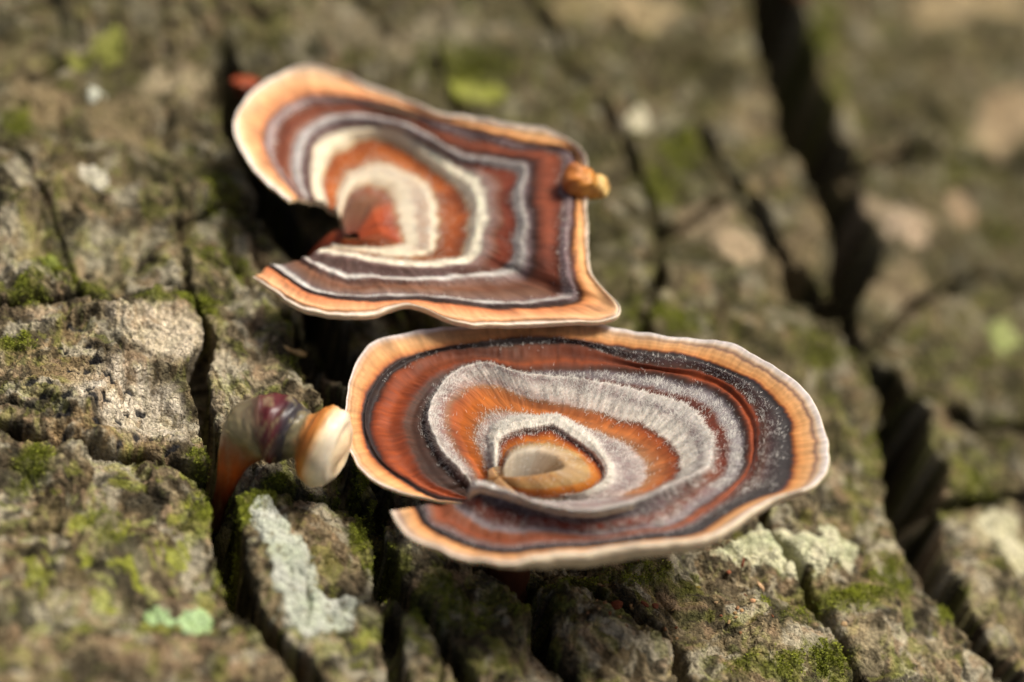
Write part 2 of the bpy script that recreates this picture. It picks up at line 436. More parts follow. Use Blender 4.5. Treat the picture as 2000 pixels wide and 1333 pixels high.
# fine fleck
mixc(sstep(.25, .5, fbm(U * 11, V * 9, 3, 77)), (196, 180, 144), .45)
mixc(sstep(.25, .5, fbm(U * 12, V * 10, 3, 79)), (62, 52, 36), .5)
C *= .66
PALE = (206, 186, 150); TAN = (186, 158, 118); OLIVE = (98, 98, 44); GREY = (178, 174, 140); DK = (70, 62, 44)
PATCH = [
    # the worn pale plate
    (330,670,140,66,12,(240,222,190),1),(255,790,150,80,20,(236,222,196),1),(110,700,120,95,10,(176,150,106),.6),(470,760,90,75,20,(168,152,124),.7),
    (190,860,160,30,8,(180,150,104),.6),(500,660,90,60,20,(150,132,102),.6),(560,640,70,30,20,(160,146,112),.5),
    # lower left, out of focus
    (120,1050,170,90,30,(140,124,84),.55),(90,1190,120,60,10,(178,172,130),.5),(250,1010,150,80,40,(120,100,68),.5),(230,1080,110,60,60,(182,176,138),.55),
    (390,1000,50,80,20,(160,160,70),.5),(60,1290,160,60,0,(190,168,126),.6),(350,1290,160,60,0,(192,160,124),.5),(190,1190,70,50,0,(196,190,140),.5),
    (620,1060,90,80,30,(128,108,78),.6),(730,1240,110,60,10,(176,172,118),.7),(770,1170,80,50,30,(140,128,92),.5),
    # foot of the picture
    (1080,1170,150,60,0,(80,72,40),.6),(1380,1250,260,60,10,(150,134,100),.6),(1750,1280,150,60,20,(168,154,120),.7),(1320,1170,150,50,0,(104,92,62),.5),
    (930,1260,90,60,0,(96,92,48),.6),(1180,1270,80,60,30,(120,104,72),.5),(1020,1180,120,60,10,(74,70,38),.6),
    # right plate
    (1960,1050,90,60,30,(206,194,150),.8),(1930,1170,80,60,20,(180,164,128),.7),(1960,1270,70,60,0,(150,132,98),.6),
    # far bark, out of focus; pale highlights are painted in among its patches
    (1250,470,140,90,20,(70,66,38),.7),(1330,300,130,110,20,(74,70,40),.6),(1150,250,110,70,20,(72,68,40),.5),(1380,640,150,50,10,(74,70,40),.6),(1700,860,120,120,0,(74,72,40),.5),(1850,250,120,60,0,(84,78,46),.5),(620,320,60,60,0,(60,54,34),.4),
    (100,100,180,80,10,(150,136,96),.6),(340,150,80,50,0,(190,172,136),.75),(70,200,90,60,20,(170,148,108),.6),(150,330,140,90,20,(140,122,84),.6),
    (240,230,80,60,0,(168,148,110),.6),(220,460,130,50,0,(180,172,138),.65),(330,540,150,50,10,(156,142,104),.6),(420,470,90,50,20,(120,112,60),.6),(60,460,80,40,0,(184,166,116),.6),
    (330,330,70,80,10,(110,104,62),.5),(420,330,60,100,0,(104,98,56),.5),(700,70,160,60,10,(160,146,116),.55),(880,60,100,50,0,(180,168,140),.5),(520,60,120,50,0,(150,146,80),.5),
    (1120,150,160,70,30,(110,104,62),.55),(1240,20,110,40,0,(220,196,150),.7),(1130,30,90,40,0,(190,170,120),.5),(1420,120,110,70,30,(120,112,72),.5),
    (1440,490,85,32,42,(222,196,158),.85),(1380,420,60,36,40,(186,164,130),.7),(1350,560,90,60,30,(150,132,100),.5),(1550,500,50,90,20,(176,154,116),.6),(1480,210,70,60,40,(160,140,104),.5),
    (1250,470,80,60,20,(98,88,54),.6),(1250,560,90,50,0,(112,104,60),.55),(1480,640,100,60,10,(128,118,78),.5),(1640,780,90,70,20,(120,110,70),.5),
    (1760,450,75,40,32,(222,196,164),.85),(1700,400,50,30,20,(200,178,146),.6),(1880,410,40,50,20,(206,176,140),.7),(1760,560,110,50,20,(170,150,116),.6),
    (1900,10,150,40,0,(206,182,138),.7),(1970,230,60,80,20,(214,186,146),.75),(1800,150,140,80,20,(150,134,96),.55),(1900,620,140,60,10,(132,122,84),.55),
    (1800,680,110,60,20,(110,106,62),.6),(1950,780,120,40,20,(112,108,66),.6),(1900,900,110,60,30,(104,102,52),.6),(1700,1000,70,90,0,(118,112,64),.55),(1640,1180,90,40,10,(128,122,70),.5),
    (1640,900,60,60,0,(112,106,62),.5),(1720,1100,60,90,20,(116,108,66),.5)]
for k, (x, y, rx, ry, rot, rgb, amt) in enumerate(PATCH):
    mixc(blob(x, y, rx, ry, rot, .5, .5, k % 9), rgb, min(1, amt * 1.12))
mixc(sstep(.2, .5, fbm(U * 9, V * 7.5, 3, 80)), (70, 60, 40), .45); mixc((cellt > .8) * .25, (206, 190, 152)); mixc((cellt < .2) * .35, (66, 56, 36))
mo = lambda sx, sy, sd, a, b: sstep(a, b, fbm(qu * sx, qv * sy, 5, sd, .62))
keep = np.maximum(blob(330,670,140,66,12,.3,.5), blob(255,790,150,80,20,.3,.5))
mixc(sstep(.1, .35, grain) * .5, (160, 140, 104)); mixc(sstep(.1, .35, -grain) * .4, (52, 46, 30))
mixc(mo(1.5, 1.3, 201, .07, .2) * (1 - .6 * keep), (200, 190, 162), .68)
mixc(mo(2.6, 2.2, 205, .12, .26), (170, 142, 108), .6)
mixc(mo(1.7, 1.5, 209, .05, .2) * (1 - .8 * keep), (54, 49, 34), .8)
yg = np.clip(.35 + .8 * blob(250,1090,360,260,0,.2,1) + .5 * blob(700,1230,200,110,0,.2,1) + .4 * blob(900,130,300,120,0,.2,1) + .3 * blob(1850,800,250,200,0,.2,1), 0, 1)
mixc(mo(2.4, 2.1, 213, .10, .24) * yg * (1 - .8 * keep), (158, 162, 58), .85)
mixc(mo(3.6, 3.2, 217, .16, .30) * yg * (1 - .6 * keep), (190, 192, 112), .6)
# the far bark turns darker olive; pale patches and painted highlights go on again
far = sstep(3.5, 7.5, V + 1.2 * fbm(U * .3, V * .3, 3, 231))
mixc(far * (.35 + .65 * mo(.7, .6, 233, -.25, .2)), (76, 71, 42), .72)
for k, (x, y, rx, ry, rot, rgb, amt) in enumerate(PATCH):
    if y < 800 and sum(rgb) > 400: mixc(blob(x, y, rx, ry, rot, .5, .5, k % 9) * far, rgb, amt * .85)
# black dots of a crust lichen on the pale plate
zone = np.maximum(blob(170,800,200,110,20,.3,.6), blob(300,880,140,30,10,.3,.6))
zone = np.maximum(zone, .8 * blob(100,680,110,70,0,.3,.6))
g1, g2, gc = worley(U * 4.4 + .5 * fbm(U * 6, V * 6, 2, 3), V * 4.0, 11)
dots = (1 - sstep(.22, .30, g1)) * ((_ga[gc] / 6.283) > .5) * sstep(.1, .3, zone)
mixc(dots, (38, 38, 40), .95); H -= .03 * dots
# green algae film and moss ground
moss = np.zeros_like(U)
MOSS = [(690,930,40,70,20,1),(720,1010,40,60,20,1),(505,985,45,35,0,1),(470,1010,30,50,0,1),(545,945,50,16,5,.8),(400,905,60,22,20,1),(380,590,70,26,5,1),(300,600,50,20,0,.6),(110,505,60,55,20,.9),
    (60,580,50,40,0,.7),(40,670,40,40,0,.8),(180,575,50,16,0,.6),(560,640,40,24,30,.6),(590,700,40,50,20,.5),(650,810,30,60,20,.5),(400,1010,34,90,10,.7),(440,1130,24,60,10,.5),(1650,1180,90,36,0,.9),(1620,1290,70,40,10,1),
    (1560,1200,50,40,20,.6),(1240,1130,110,30,0,.6),(1120,1130,90,40,0,.5),(900,1180,110,60,20,.6),(760,1090,40,80,20,.7),(830,1190,40,60,20,.7),(1480,1180,60,24,0,.5),(1740,1130,60,60,20,.7),(1850,1190,30,60,20,.8),
    (1430,1300,80,30,0,.5),(1540,1310,60,30,0,.8),(60,900,60,50,0,.8),(200,1030,90,60,40,.5),(1590,680,90,60,20,.5),(1300,620,120,40,10,.7),(1290,350,80,50,0,.6),(1330,280,60,60,0,.6),(1600,60,60,90,20,.6),(1640,150,40,90,10,.5),
    (900,120,140,50,20,.6),(430,520,90,40,10,.6),(430,400,60,70,20,.5),(30,240,40,60,0,.6),(1950,450,60,40,0,.4),(1880,330,90,40,0,.5),(1730,860,60,60,20,.5),(1900,950,70,40,20,.6),(640,960,70,14,0,.7),(1020,1170,70,50,10,.5)]
for k, (x, y, rx, ry, rot, a) in enumerate(MOSS):
    moss = np.maximum(moss, a * blob(x, y, rx * 1.25, ry * 1.25, rot, .5, .8, k % 7))
moss = np.clip(moss * (0.75 + .9 * fbm(U * 5, V * 4, 3, 83)), 0, 1)
mixc(sstep(.05, .7, moss), (108, 112, 36), .8)
H += .05 * moss * (1 + fbm(U * 8, V * 8, 2, 86))

# ---- plates: flood the areas between fissures
ST = 3
cb = (dmin[::ST, ::ST] < 0.06)
lab = np.where(cb, -1, 0).astype(np.int32)
nu, nv = lab.shape; nlab = 0
flat = lab.ravel()
sizes = {}
for s0 in range(flat.size):
    if flat[s0] != 0: continue
    nlab += 1; stack = [s0]; flat[s0] = nlab; n = 0
    while stack:
        q = stack.pop(); n += 1
        i, j = divmod(q, nv)
        if i > 0 and flat[q - nv] == 0: flat[q - nv] = nlab; stack.append(q - nv)
        if i < nu - 1 and flat[q + nv] == 0: flat[q + nv] = nlab; stack.append(q + nv)
        if j > 0 and flat[q - 1] == 0: flat[q - 1] = nlab; stack.append(q - 1)
        if j < nv - 1 and flat[q + 1] == 0: flat[q + 1] = nlab; stack.append(q + 1)
    sizes[nlab] = n
for l, n in sizes.items():
    if n < 250: flat[flat == l] = -1
lab = flat.reshape(nu, nv)
for _ in range(400):
    un = lab < 0
    if not un.any(): break
    new = lab.copy()
    for ax, sh in ((0, 1), (0, -1), (1, 1), (1, -1)):
        r_ = np.roll(lab, sh, ax)
        if ax == 0: r_[0 if sh == 1 else -1, :] = -1
        else: r_[:, 0 if sh == 1 else -1] = -1
        new = np.where((new < 0) & (r_ > 0), r_, new)
    lab = new
LAB = np.repeat(np.repeat(lab, ST, 0), ST, 1)[:NU - 1, :NV - 1]

# close the tube: the last line of the grid falls on the first
H[-1] = H[0]; H[1] = .5 * (H[1] + H[0]); H[-2] = .5 * (H[-2] + H[0])
P = log_point(U + DU, V + DV, H).astype(np.float32)
log_root = empty('fallen_log', (X0, 10, ZC - R0))
tag(log_root, 'huge fallen log with cracked grey brown bark carrying all the fungi', 'log')
quad = grid_faces(NU, NV).reshape(NU - 1, NV - 1, 4)
Pf = P.reshape(-1, 3); Cf = C.reshape(-1, 3)
for l in np.unique(LAB):
    q = quad[LAB == l][:, ::-1]
    ids, inv = np.unique(q, return_inverse=True)
    o = mesh_obj('bark_plate', Pf[ids], inv.reshape(q.shape), M_BARK, None, Cf[ids])
    adopt(o, log_root)
# sawn ends, out of the picture
M_END, nt_, b_ = new_mat('sawn_wood')
tx = nt_.nodes.new('ShaderNodeTexWave'); tx.wave_type = 'RINGS'; tx.rings_direction = 'Y'; tx.inputs['Scale'].default_value = 12
tx.inputs['Distortion'].default_value = 2.5
rp = nt_.nodes.new('ShaderNodeValToRGB'); rp.color_ramp.elements[0].color = (.16, .09, .04, 1); rp.color_ramp.elements[1].color = (.32, .2, .1, 1)
tcn = nt_.nodes.new('ShaderNodeTexCoord'); nt_.links.new(tcn.outputs['Object'], tx.inputs[0]); nt_.links.new(tx.outputs[1], rp.inputs[0]); nt_.links.new(rp.outputs[0], b_.inputs[0])
for j, fl in ((0, False), (NV - 1, True)):
    ring = P[::6, j]; cc = np.array([[X0, VA[j], ZC]])
    co = np.concatenate([cc, ring]); n = len(ring)
    f = np.array([(0, 1 + i, 1 + (i + 1) % n) for i in range(n)])
    adopt(mesh_obj('sawn_end', co, f[:, ::-1] if fl else f, M_END, smooth=False), log_root)

def grid_normals():
    du = np.gradient(P, axis=0); dv = np.gradient(P, axis=1)
    n = np.cross(dv, du); n /= np.linalg.norm(n, axis=-1, keepdims=True) + 1e-12
    s = np.sign(n[..., 2].mean()); return n * s
NRM = grid_normals()
def bark_at(px, py):
    """point of the finished bark under a pixel (march along the ray)"""
    d = FWD + RIGHT * ((px - 1000) * KPX) - UPV * ((py - 666.5) * KPX)
    for s in np.linspace(30, 62, 1400):
        p = CAMP + d * s
        phi = math.atan2(p[0] - X0, p[2] - ZC)
        i = min(max(np.searchsorted(UA, R0 * phi), 0), NU - 1); j = min(max(np.searchsorted(VA, p[1]), 0), NV - 1)
        if math.hypot(p[0] - X0, p[2] - ZC) - R0 <= H[i, j]:
            return P[i, j].astype(float), NRM[i, j].astype(float)
    u, v = px_uv(px, py); return log_point(np.array(u), np.array(v), 0), np.array([0, 0, 1.0])

# ------------------------------------------------------------------ forest floor under the log
M_GROUND, nt_, b_ = new_mat('forest_floor')
nz = nt_.nodes.new('ShaderNodeTexNoise'); nz.inputs['Scale'].default_value = 9; nz.inputs['Detail'].default_value = 8
rp = nt_.nodes.new('ShaderNodeValToRGB'); rp.color_ramp.elements[0].color = (.035, .024, .014, 1); rp.color_ramp.elements[1].color = (.11, .085, .04, 1)
tcn = nt_.nodes.new('ShaderNodeTexCoord'); nt_.links.new(tcn.outputs['Object'], nz.inputs[0]); nt_.links.new(nz.outputs[0], rp.inputs[0]); nt_.links.new(rp.outputs[0], b_.inputs[0])
b_.inputs['Roughness'].default_value = 1
ga = np.linspace(-1, 1, 81); ga = np.sign(ga) * np.abs(ga) ** 2.5 * 6000
gX, gY = np.meshgrid(ga + X0, ga, indexing='ij')
gZ = ZC - R0 + .6 + 1.6 * fbm(gX * .03, gY * .03, 3, 4)
near = np.exp(-((gX - X0) / 40) ** 2) ; gZ = gZ * (1 - near) + (ZC - R0 + 1.0) * near
tag(mesh_obj('ground', np.stack([gX, gY, gZ], -1).reshape(-1, 3), grid_faces(81, 81)[:, ::-1] if False else grid_faces(81, 81), M_GROUND), kind='structure')

# ------------------------------------------------------------------ banded caps
def cr_weights(n_in, t):
    """Catmull-Rom weights: rows sample positions t (0..n_in-1), columns control points"""
    W = np.zeros((len(t), n_in))
    for r, x in enumerate(t):
        i = min(int(x), n_in - 2); f = x - i
        w = (-.5 * f + f * f - .5 * f ** 3, 1 - 2.5 * f * f + 1.5 * f ** 3, .5 * f + 2 * f * f - 1.5 * f ** 3, -.5 * f * f + .5 * f ** 3)
        for k, ww in zip((i - 1, i, i + 1, i + 2), w):
            if k < 0: W[r, 0] += 2 * ww; W[r, 1] -= ww
            elif k > n_in - 1: W[r, n_in - 1] += 2 * ww; W[r, n_in - 2] -= ww
            else: W[r, k] += ww
    return W

def ramp_eval(ramp, l):
    xs = [r[0] for r in ramp]; cs = np.array([lin(*r[1]) for r in ramp])
    return np.stack([np.interp(l, xs, cs[:, k]) for k in range(3)], -1)

def build_cap(root, stations, zc, ramps, ramp_w, lip, relief, seed, nt=760, nl=230, thick=(.16, .05), wob=.15, rim_scallop=.035, streak=.16, gain=.82, tan0=9.0):
    """stations: K lists of 11 photograph points from the middle (0) to the margin (10); zc: (K,11) heights in cm"""
    S = np.array(stations, float)                       # K,11,2
    K = len(S)
    t = np.linspace(0, K - 1, nt); l = np.concatenate([np.linspace(0, 10, nl)])
    Wt = cr_weights(K, t); Wl = cr_weights(11, l)
    ev = lambda A: np.clip(Wt @ A @ Wl.T, A.min() - 30, A.max() + 30)
    PX, PY, Z = ev(S[..., 0]), ev(S[..., 1]), ev(np.asarray(zc))
    PT = unproj(PX, PY, Z)
    # arc length along the margin, for noise that keeps its size
    arc = np.concatenate([[0], np.cumsum(np.linalg.norm(np.diff(PT[:, int(nl * .8)], axis=0), axis=1))])
    A2, L2 = np.meshgrid(arc, l, indexing='ij')
    T2 = np.meshgrid(t, l, indexing='ij')[0]
    # bands wander a little
    ring = np.clip(L2 / 3.0, 0, 1)
    Lw = L2 + ring * (wob * fbm(A2 * 1.2, L2 * .35, 3, seed) + .07 * fbm(A2 * 5, L2 * .8, 3, seed + 3) + .05 * gnoise(A2 * 20, L2 * 1.2, seed + 5)) * sstep(0, .5, 10 - L2)
    Z2 = relief(Lw, T2, A2)
    # margin: small scallops, radial
    cen = PT[:, :1].mean(0, keepdims=True)
    out = PT - cen; out[..., 2] = 0; out /= np.linalg.norm(out, axis=-1, keepdims=True) + 1e-9
    sc = rim_scallop * (fbm(A2 * 1.6, 0 * L2, 3, seed + 8) + .45 * gnoise(A2 * 5.5, 0 * L2, seed + 9)) * sstep(8.0, 10, L2)
    PT = PT + out * sc[..., None]
    PT[..., 2] += Z2 + .05 * fbm(A2 * 1.0, L2 * .1, 2, seed + 12) * sstep(6, 10, L2) + .028 * gnoise(A2 * 3.2, L2 * .15, seed + 14) * sstep(8.4, 10, L2)
    # colour of the bands
    col = 0
    for rmp, w in zip(ramps, ramp_w):
        wt = np.interp(t, np.arange(K), w)[:, None, None]
        col = col + wt * ramp_eval(rmp, Lw)
    fib = fbm(A2 * 14, L2 * .45, 4, seed + 20, .65); fib2 = fbm(A2 * 5, L2 * .8, 3, seed + 23)
    mid_ = sstep(2.8, 4, L2)[..., None]
    col = col * (1 + mid_ * (streak * 2.2 * fib[..., None] + .22 * fib2[..., None]) + .14 * fbm(A2 * 1.5, L2 * 1.1, 3, seed + 22)[..., None])
    grey_ = (sstep(.16, .5, fbm(A2 * 2.3, L2 * 1.0, 4, seed + 26)) * .35 * sstep(3, 4, L2) * (1 - sstep(8.6, 9, L2)))[..., None]
    col = col * (1 - grey_) + lin(92, 66, 58) * grey_
    sat_ = sstep(1.6, 3.2, col[..., 0] / (col[..., 2] + 1e-4))
    inn_ = 1 - sstep(tan0 - .1, tan0 + .1, L2)
    deep_ = inn_ * sat_ * np.clip(.55 + 1.1 * fbm(A2 * .8, L2 * .9, 3, seed + 33), 0, 1)
    col[..., 2] *= 1 - .34 * sat_ * inn_; col[..., 1] *= 1 - .06 * deep_
    col = col * (1 - .48 * deep_[..., None])
    dark_ = (1 - sstep(.05, .12, col.max(-1))) * inn_; col[..., 2] *= 1 - .22 * dark_; col *= (1 - .25 * dark_)[..., None]
    col[..., 2] *= .95 + .18 * (1 - inn_)
    wht_ = sstep(.22, .4, col.min(-1)) * inn_; col *= (1 + .35 * wht_)[..., None]
    col = np.clip(col * gain, .004, .9)
    # rolled margin
    lipt = np.interp(t, np.arange(K), lip)
    nlp = 7; rows = []; crow = []
    for k in range(1, nlp + 1):
        a = math.pi * .5 * k / nlp
        off = out[:, -1] * (lipt * .30 * math.sin(math.pi * min(1, k / nlp * 1.0)))[:, None] * .8
        p = PT[:, -1] + off; p = p.copy(); p[:, 2] -= lipt * (1 - math.cos(a)) if k < nlp else lipt
        rows.append(p); crow.append(np.tile(lin(226, 206, 172), (nt, 1)) * (1 + .05 * gnoise(arc * 6, arc * 0 + k, seed)[:, None]))
    TOP = np.concatenate([PT, np.stack(rows, 1)], 1)
    COL = np.concatenate([col, np.stack(crow, 1)], 1)
    uv = np.zeros(TOP.shape[:2] + (3,)); uv[..., 0] = arc[:, None] * 14
    uv[..., 1] = np.concatenate([l, 10 + .3 * np.arange(1, nlp + 1)])[None] * 1.4
    nlt = TOP.shape[1]
    faces = grid_faces(nt, nlt)
    cap = mesh_obj('cap', TOP.reshape(-1, 3), faces, M_CAP, None, COL.reshape(-1, 3), uv.reshape(-1, 3))
    adopt(cap, root)
    # underside: from the rolled margin back to the middle
    lb = np.linspace(0, 10, 40); idx = np.clip((lb / 10 * (nl - 1)).round().astype(int), 0, nl - 1)
    th = (thick[0] + (thick[1] - thick[0]) * (lb / 10) ** .7)[None, :] + (lipt[:, None] - thick[1]).clip(0) * sstep(7.5, 10, lb)[None]
    B = PT[:, idx].copy(); 
    B[:, -1] = TOP[:, -1]; B[:, :-1, 2] -= th[:, :-1]
    ts = np.arange(0, nt, 3); ts = np.append(ts, nt - 1) if ts[-1] != nt - 1 else ts
    Bs = B[ts]
    cb_ = np.tile(lin(222, 200, 164), (Bs.shape[0] * 40, 1))
    fb = grid_faces(len(ts), 40)[:, ::-1]
    under = mesh_obj('pore_surface', Bs.reshape(-1, 3), fb, M_PORE, None, cb_)
    adopt(under, root)
    # cut edges at both ends of the fan
    for e in (0, -1):
        a = PT[e, idx]; b = B[e]
        co = np.concatenate([a, b]); n = 40
        f = np.array([(i, i + 1, i + 1 + n, i + n) for i in range(n - 1)])
        ce = np.concatenate([ramp_eval(ramps[0], lb), np.tile(lin(215, 190, 150), (n, 1))])
        adopt(mesh_obj('slit_edge', co, f, M_PORE, None, ce), root)
    return PT, Lw, T2, A2, out, cap

def tube(name, pts, radii, cols, mat, root, seg=40, sub=14, squash=None, rough=.05, seed=0, bloom=0.0, tint=None):
    """round-ended lofted body through 3-D points (cm) with a radius and colour at each"""
    pts = np.array(pts, float); K = len(pts)
    t = np.linspace(0, K - 1, (K - 1) * sub + 1); W = cr_weights(K, t)
    p = W @ pts; r = np.maximum(W @ np.array(radii, float), 1e-3); c = np.clip(np.stack([np.interp(t, np.arange(K), np.array([lin(*x) for x in cols])[:, k]) for k in range(3)], -1), 0, 1)
    q = np.ones(len(t)) if squash is None else np.interp(t, np.arange(K), squash)
    tan = np.gradient(p, axis=0); tan /= np.linalg.norm(tan, axis=1, keepdims=True)
    ref = np.array([0, 0.3, 1.0]); n = np.cross(tan[0], ref); n /= np.linalg.norm(n)
    co = []; ang = np.linspace(0, 2 * np.pi, seg, endpoint=False); cc = []
    for i in range(len(t)):
        n = n - tan[i] * np.dot(n, tan[i]); n /= np.linalg.norm(n); b = np.cross(tan[i], n)
        rr = r[i] * (1 + rough * fbm(np.cos(ang) * 1.5 + 3, np.sin(ang) * 1.5 + t[i] * .8, 3, seed))
        co.append(p[i] + (np.cos(ang) * rr)[:, None] * n + (np.sin(ang) * rr * q[i])[:, None] * b); cc.append(np.tile(c[i], (seg, 1)))
    m = len(co); co = np.concatenate(co); cc = np.concatenate(cc)
    if bloom:
        tt = np.repeat(t, seg); aa = np.tile(ang, m)
        tj = np.clip(tt + .55 * fbm(np.cos(aa) * 1.6 + 5, np.sin(aa) * 1.6 + tt * .7, 4, seed + 2), 0, K - 1)
        base_ = np.array([lin(*x) for x in cols]); cc = np.stack([np.interp(tj, np.arange(K), base_[:, k]) for k in range(3)], -1)
        bl = (bloom * sstep(.02, .4, fbm(np.cos(aa) * 3 + 9, np.sin(aa) * 3 + tt * 1.4, 4, seed + 4)))[:, None]
        cc = cc * (1 - bl) + lin(158, 146, 104) * bl
    if tint:
        off_ = (co - np.repeat(p, seg, 0)) / np.repeat(r, seg)[:, None]
        k_ = (tint[4] * sstep(tint[2], tint[3], off_ @ np.asarray(tint[0]) + .25 * fbm(co[:, 0] * 6, co[:, 2] * 6 + co[:, 1], 3, seed)))[:, None]
        cc = cc * (1 - k_) + lin(*tint[1]) * k_
    f = []
    for i in range(m - 1):
        a = np.arange(seg) + i * seg; b2 = np.roll(np.arange(seg), -1) + i * seg
        f.append(np.stack([a, b2, b2 + seg, a + seg], -1))
    f = np.concatenate(f)
    extra = []
    cv = np.stack([p[0], p[-1]]); ci = len(co); co = np.concatenate([co, cv]); cc = np.concatenate([cc, c[[0, -1]]])
    for e, base in ((0, 0), (1, (m - 1) * seg)):
        for k in range(0, seg, 2):
            a, b3, d3 = base + k, base + (k + 1) % seg, base + (k + 2) % seg
            extra.append((ci + e, d3, b3, a) if e == 0 else (ci + e, a, b3, d3))
    f = np.concatenate([f, np.array(extra)])
    o = mesh_obj(name, co, f[:, ::1], mat, None, cc)
    if root is not None: adopt(o, root)
    return o

def c1(*p): return [(x / 2.515 + 640, y / 2.515 + 600) for x, y in p]
def c2(*p): return [(x / 2.514 + 1100, y / 2.514 + 600) for x, y in p]
def mixst(p0, rest): return c1(p0) + c2(*rest)

# ---- front cap: 27 rays from its hub, each (middle ... margin)
F_ST = [
 c1((850,890),(838,888),(835,890),(820,890),(790,898),(735,908),(705,925),(695,940),(690,950),(695,958),(705,968)),
 c1((856,886),(842,880),(833,878),(822,876),(795,880),(738,880),(690,885),(610,905),(545,925),(530,938),(540,953)),
 c1((862,880),(848,850),(833,852),(818,840),(797,842),(735,822),(650,838),(510,852),(420,862),(385,868),(300,895)),
 c1((885,870),(865,800),(838,770),(798,740),(745,725),(655,715),(545,725),(425,730),(290,765),(232,742),(140,762)),
 c1((900,860),(885,745),(845,700),(794,660),(720,632),(615,592),(497,602),(382,602),(215,604),(168,594),(88,605)),
 c1((915,850),(910,715),(860,665),(808,610),(738,560),(620,482),(503,502),(402,492),(245,456),(188,444),(104,405)),
 c1((925,840),(945,700),(900,640),(852,570),(782,515),(672,420),(548,422),(470,400),(338,322),(290,290),(195,190)),
 c1((935,835),(985,690),(960,620),(922,555),(852,505),(742,395),(642,342),(580,325),(500,237),(455,210),(395,125)),
 c1((945,835),(1020,685),(1010,615),(982,548),(912,512),(832,390),(770,308),(757,275),(740,207),(722,170),(690,92)),
 c1((955,835),(1060,688),(1070,603),(1062,545),(1000,523),(985,450),(935,352),(935,300),(932,195),(930,142),(918,74)),
 c1((965,835),(1100,690),(1120,608),(1142,548),(1178,555),(1235,500),(1250,385),(1240,300),(1236,200),(1232,160),(1240,72)),
 mixst((975,838),((60,735),(80,685),(118,628),(195,622),(262,545),(330,425),(418,320),(432,285),(460,216),(482,142))),
 mixst((985,842),((100,775),(130,718),(180,692),(300,668),(402,596),(522,482),(662,376),(702,322),(722,264),(782,176))),
 mixst((995,848),((125,810),(175,768),(222,756),(362,716),(492,646),(642,542),(800,452),(862,418),(942,370),(1012,286))),
 mixst((1000,855),((132,835),(200,812),(248,820),(402,780),(556,716),(712,642),(880,572),(952,540),(1086,500),(1200,432))),
 mixst((1000,862),((125,855),(195,850),(245,860),(405,832),(575,770),(745,702),(905,680),(970,660),(1135,652),(1286,622))),
 mixst((1000,868),((95,875),(160,886),(215,896),(380,872),(568,828),(730,782),(890,782),(950,772),(1125,790),(1292,790))),
 mixst((1000,872),((60,885),(110,914),(150,928),(312,914),(528,878),(690,832),(850,842),(905,850),(1060,902),(1195,900))),
 mixst((1000,876),((40,890),(80,924),(110,944),(270,930),(470,898),(560,905),(722,952),(792,962),(918,955),(1035,935))),
 mixst((995,880),((0,895),(30,930),(50,954),(200,950),(370,958),(392,978),(532,1072),(572,1088),(650,1108),(735,1112))),
 mixst((985,882),((-27,900),(-7,932),(23,952),(93,966),(222,998),(232,1020),(370,1092),(402,1116),(450,1140),(495,1160))),
 c1((975,884),(1060,908),(1080,935),(1100,950),(1150,970),(1230,1004),(1240,1030),(1312,1120),(1325,1142),(1345,1166),(1357,1186)),
 c1((965,886),(1000,910),(990,934),(1000,944),(1040,958),(1060,980),(1060,1010),(1075,1110),(1080,1160),(1080,1195),(1080,1222)),
 c1((950,888),(930,905),(920,918),(920,924),(930,932),(940,945),(930,968),(892,1110),(890,1180),(895,1212),(900,1255)),
 c1((930,890),(865,892),(855,896),(850,900),(850,905),(845,912),(832,928),(762,1080),(742,1155),(735,1195),(718,1246)),
 c1((840,888),(815,886),(800,886),(780,886),(770,886),(755,888),(740,896),(662,1015),(602,1104),(582,1136),(545,1188)),
 c1((820,888),(790,887),(770,888),(755,890),(742,890),(725,898),(708,910),(625,995),(510,1054),(472,1068),(392,1120)),
 c1((800,888),(760,888),(740,892),(725,898),(715,906),(703,920),(690,945),(620,968),(478,974),(424,984),(308,1000)),
]
for k in range(len(F_ST)):
    sx = float(np.interp(k, [0, 1, 2, 11, 14, 16, 20, 24, 27], [.05, .06, .08, .82, 1, 1, .72, .12, 0]))
    F_ST[k][0] = c1((838 + sx * 190, 889 - sx * 62))[0]
FRONT_Z = 1.25
K = len(F_ST)
lv = np.arange(11) / 10.0
rimz = np.interp(np.arange(K), [0, 2, 4, 7, 10, 13, 16, 18, 20, 23, 25, 27], [-.05, .05, .10, .20, .28, .38, .42, .48, .52, .50, .42, .34])
fz = np.zeros((K, 11))
for k in range(K):
    fz[k] = FRONT_Z + rimz[k] * lv ** 1.25 - .22 * np.sin(np.pi * np.clip(lv, 0, 1)) * .6
    w = np.interp(k, [16, 19, 21, 25, 27], [0, .8, 1, 1, .55])          # the raised fold in front of the hub
    fz[k] += w * (.50 * np.exp(-((np.arange(11) - 5.3) / 1.0) ** 2) - .12 * np.exp(-((np.arange(11) - 3.2) / .8) ** 2))
    if k >= 24: fz[k] += .18 * np.interp(k, [24, 26, 27], [0, 1, 1]) * np.exp(-((np.arange(11) - 6.0) / 3.0) ** 2)
    fz[k] += .10 * np.exp(-((np.arange(11) - 1.0) / .8) ** 2)
    w0 = np.interp(k, [0, 2, 3], [1, .3, 0]); fz[k] -= w0 * .25
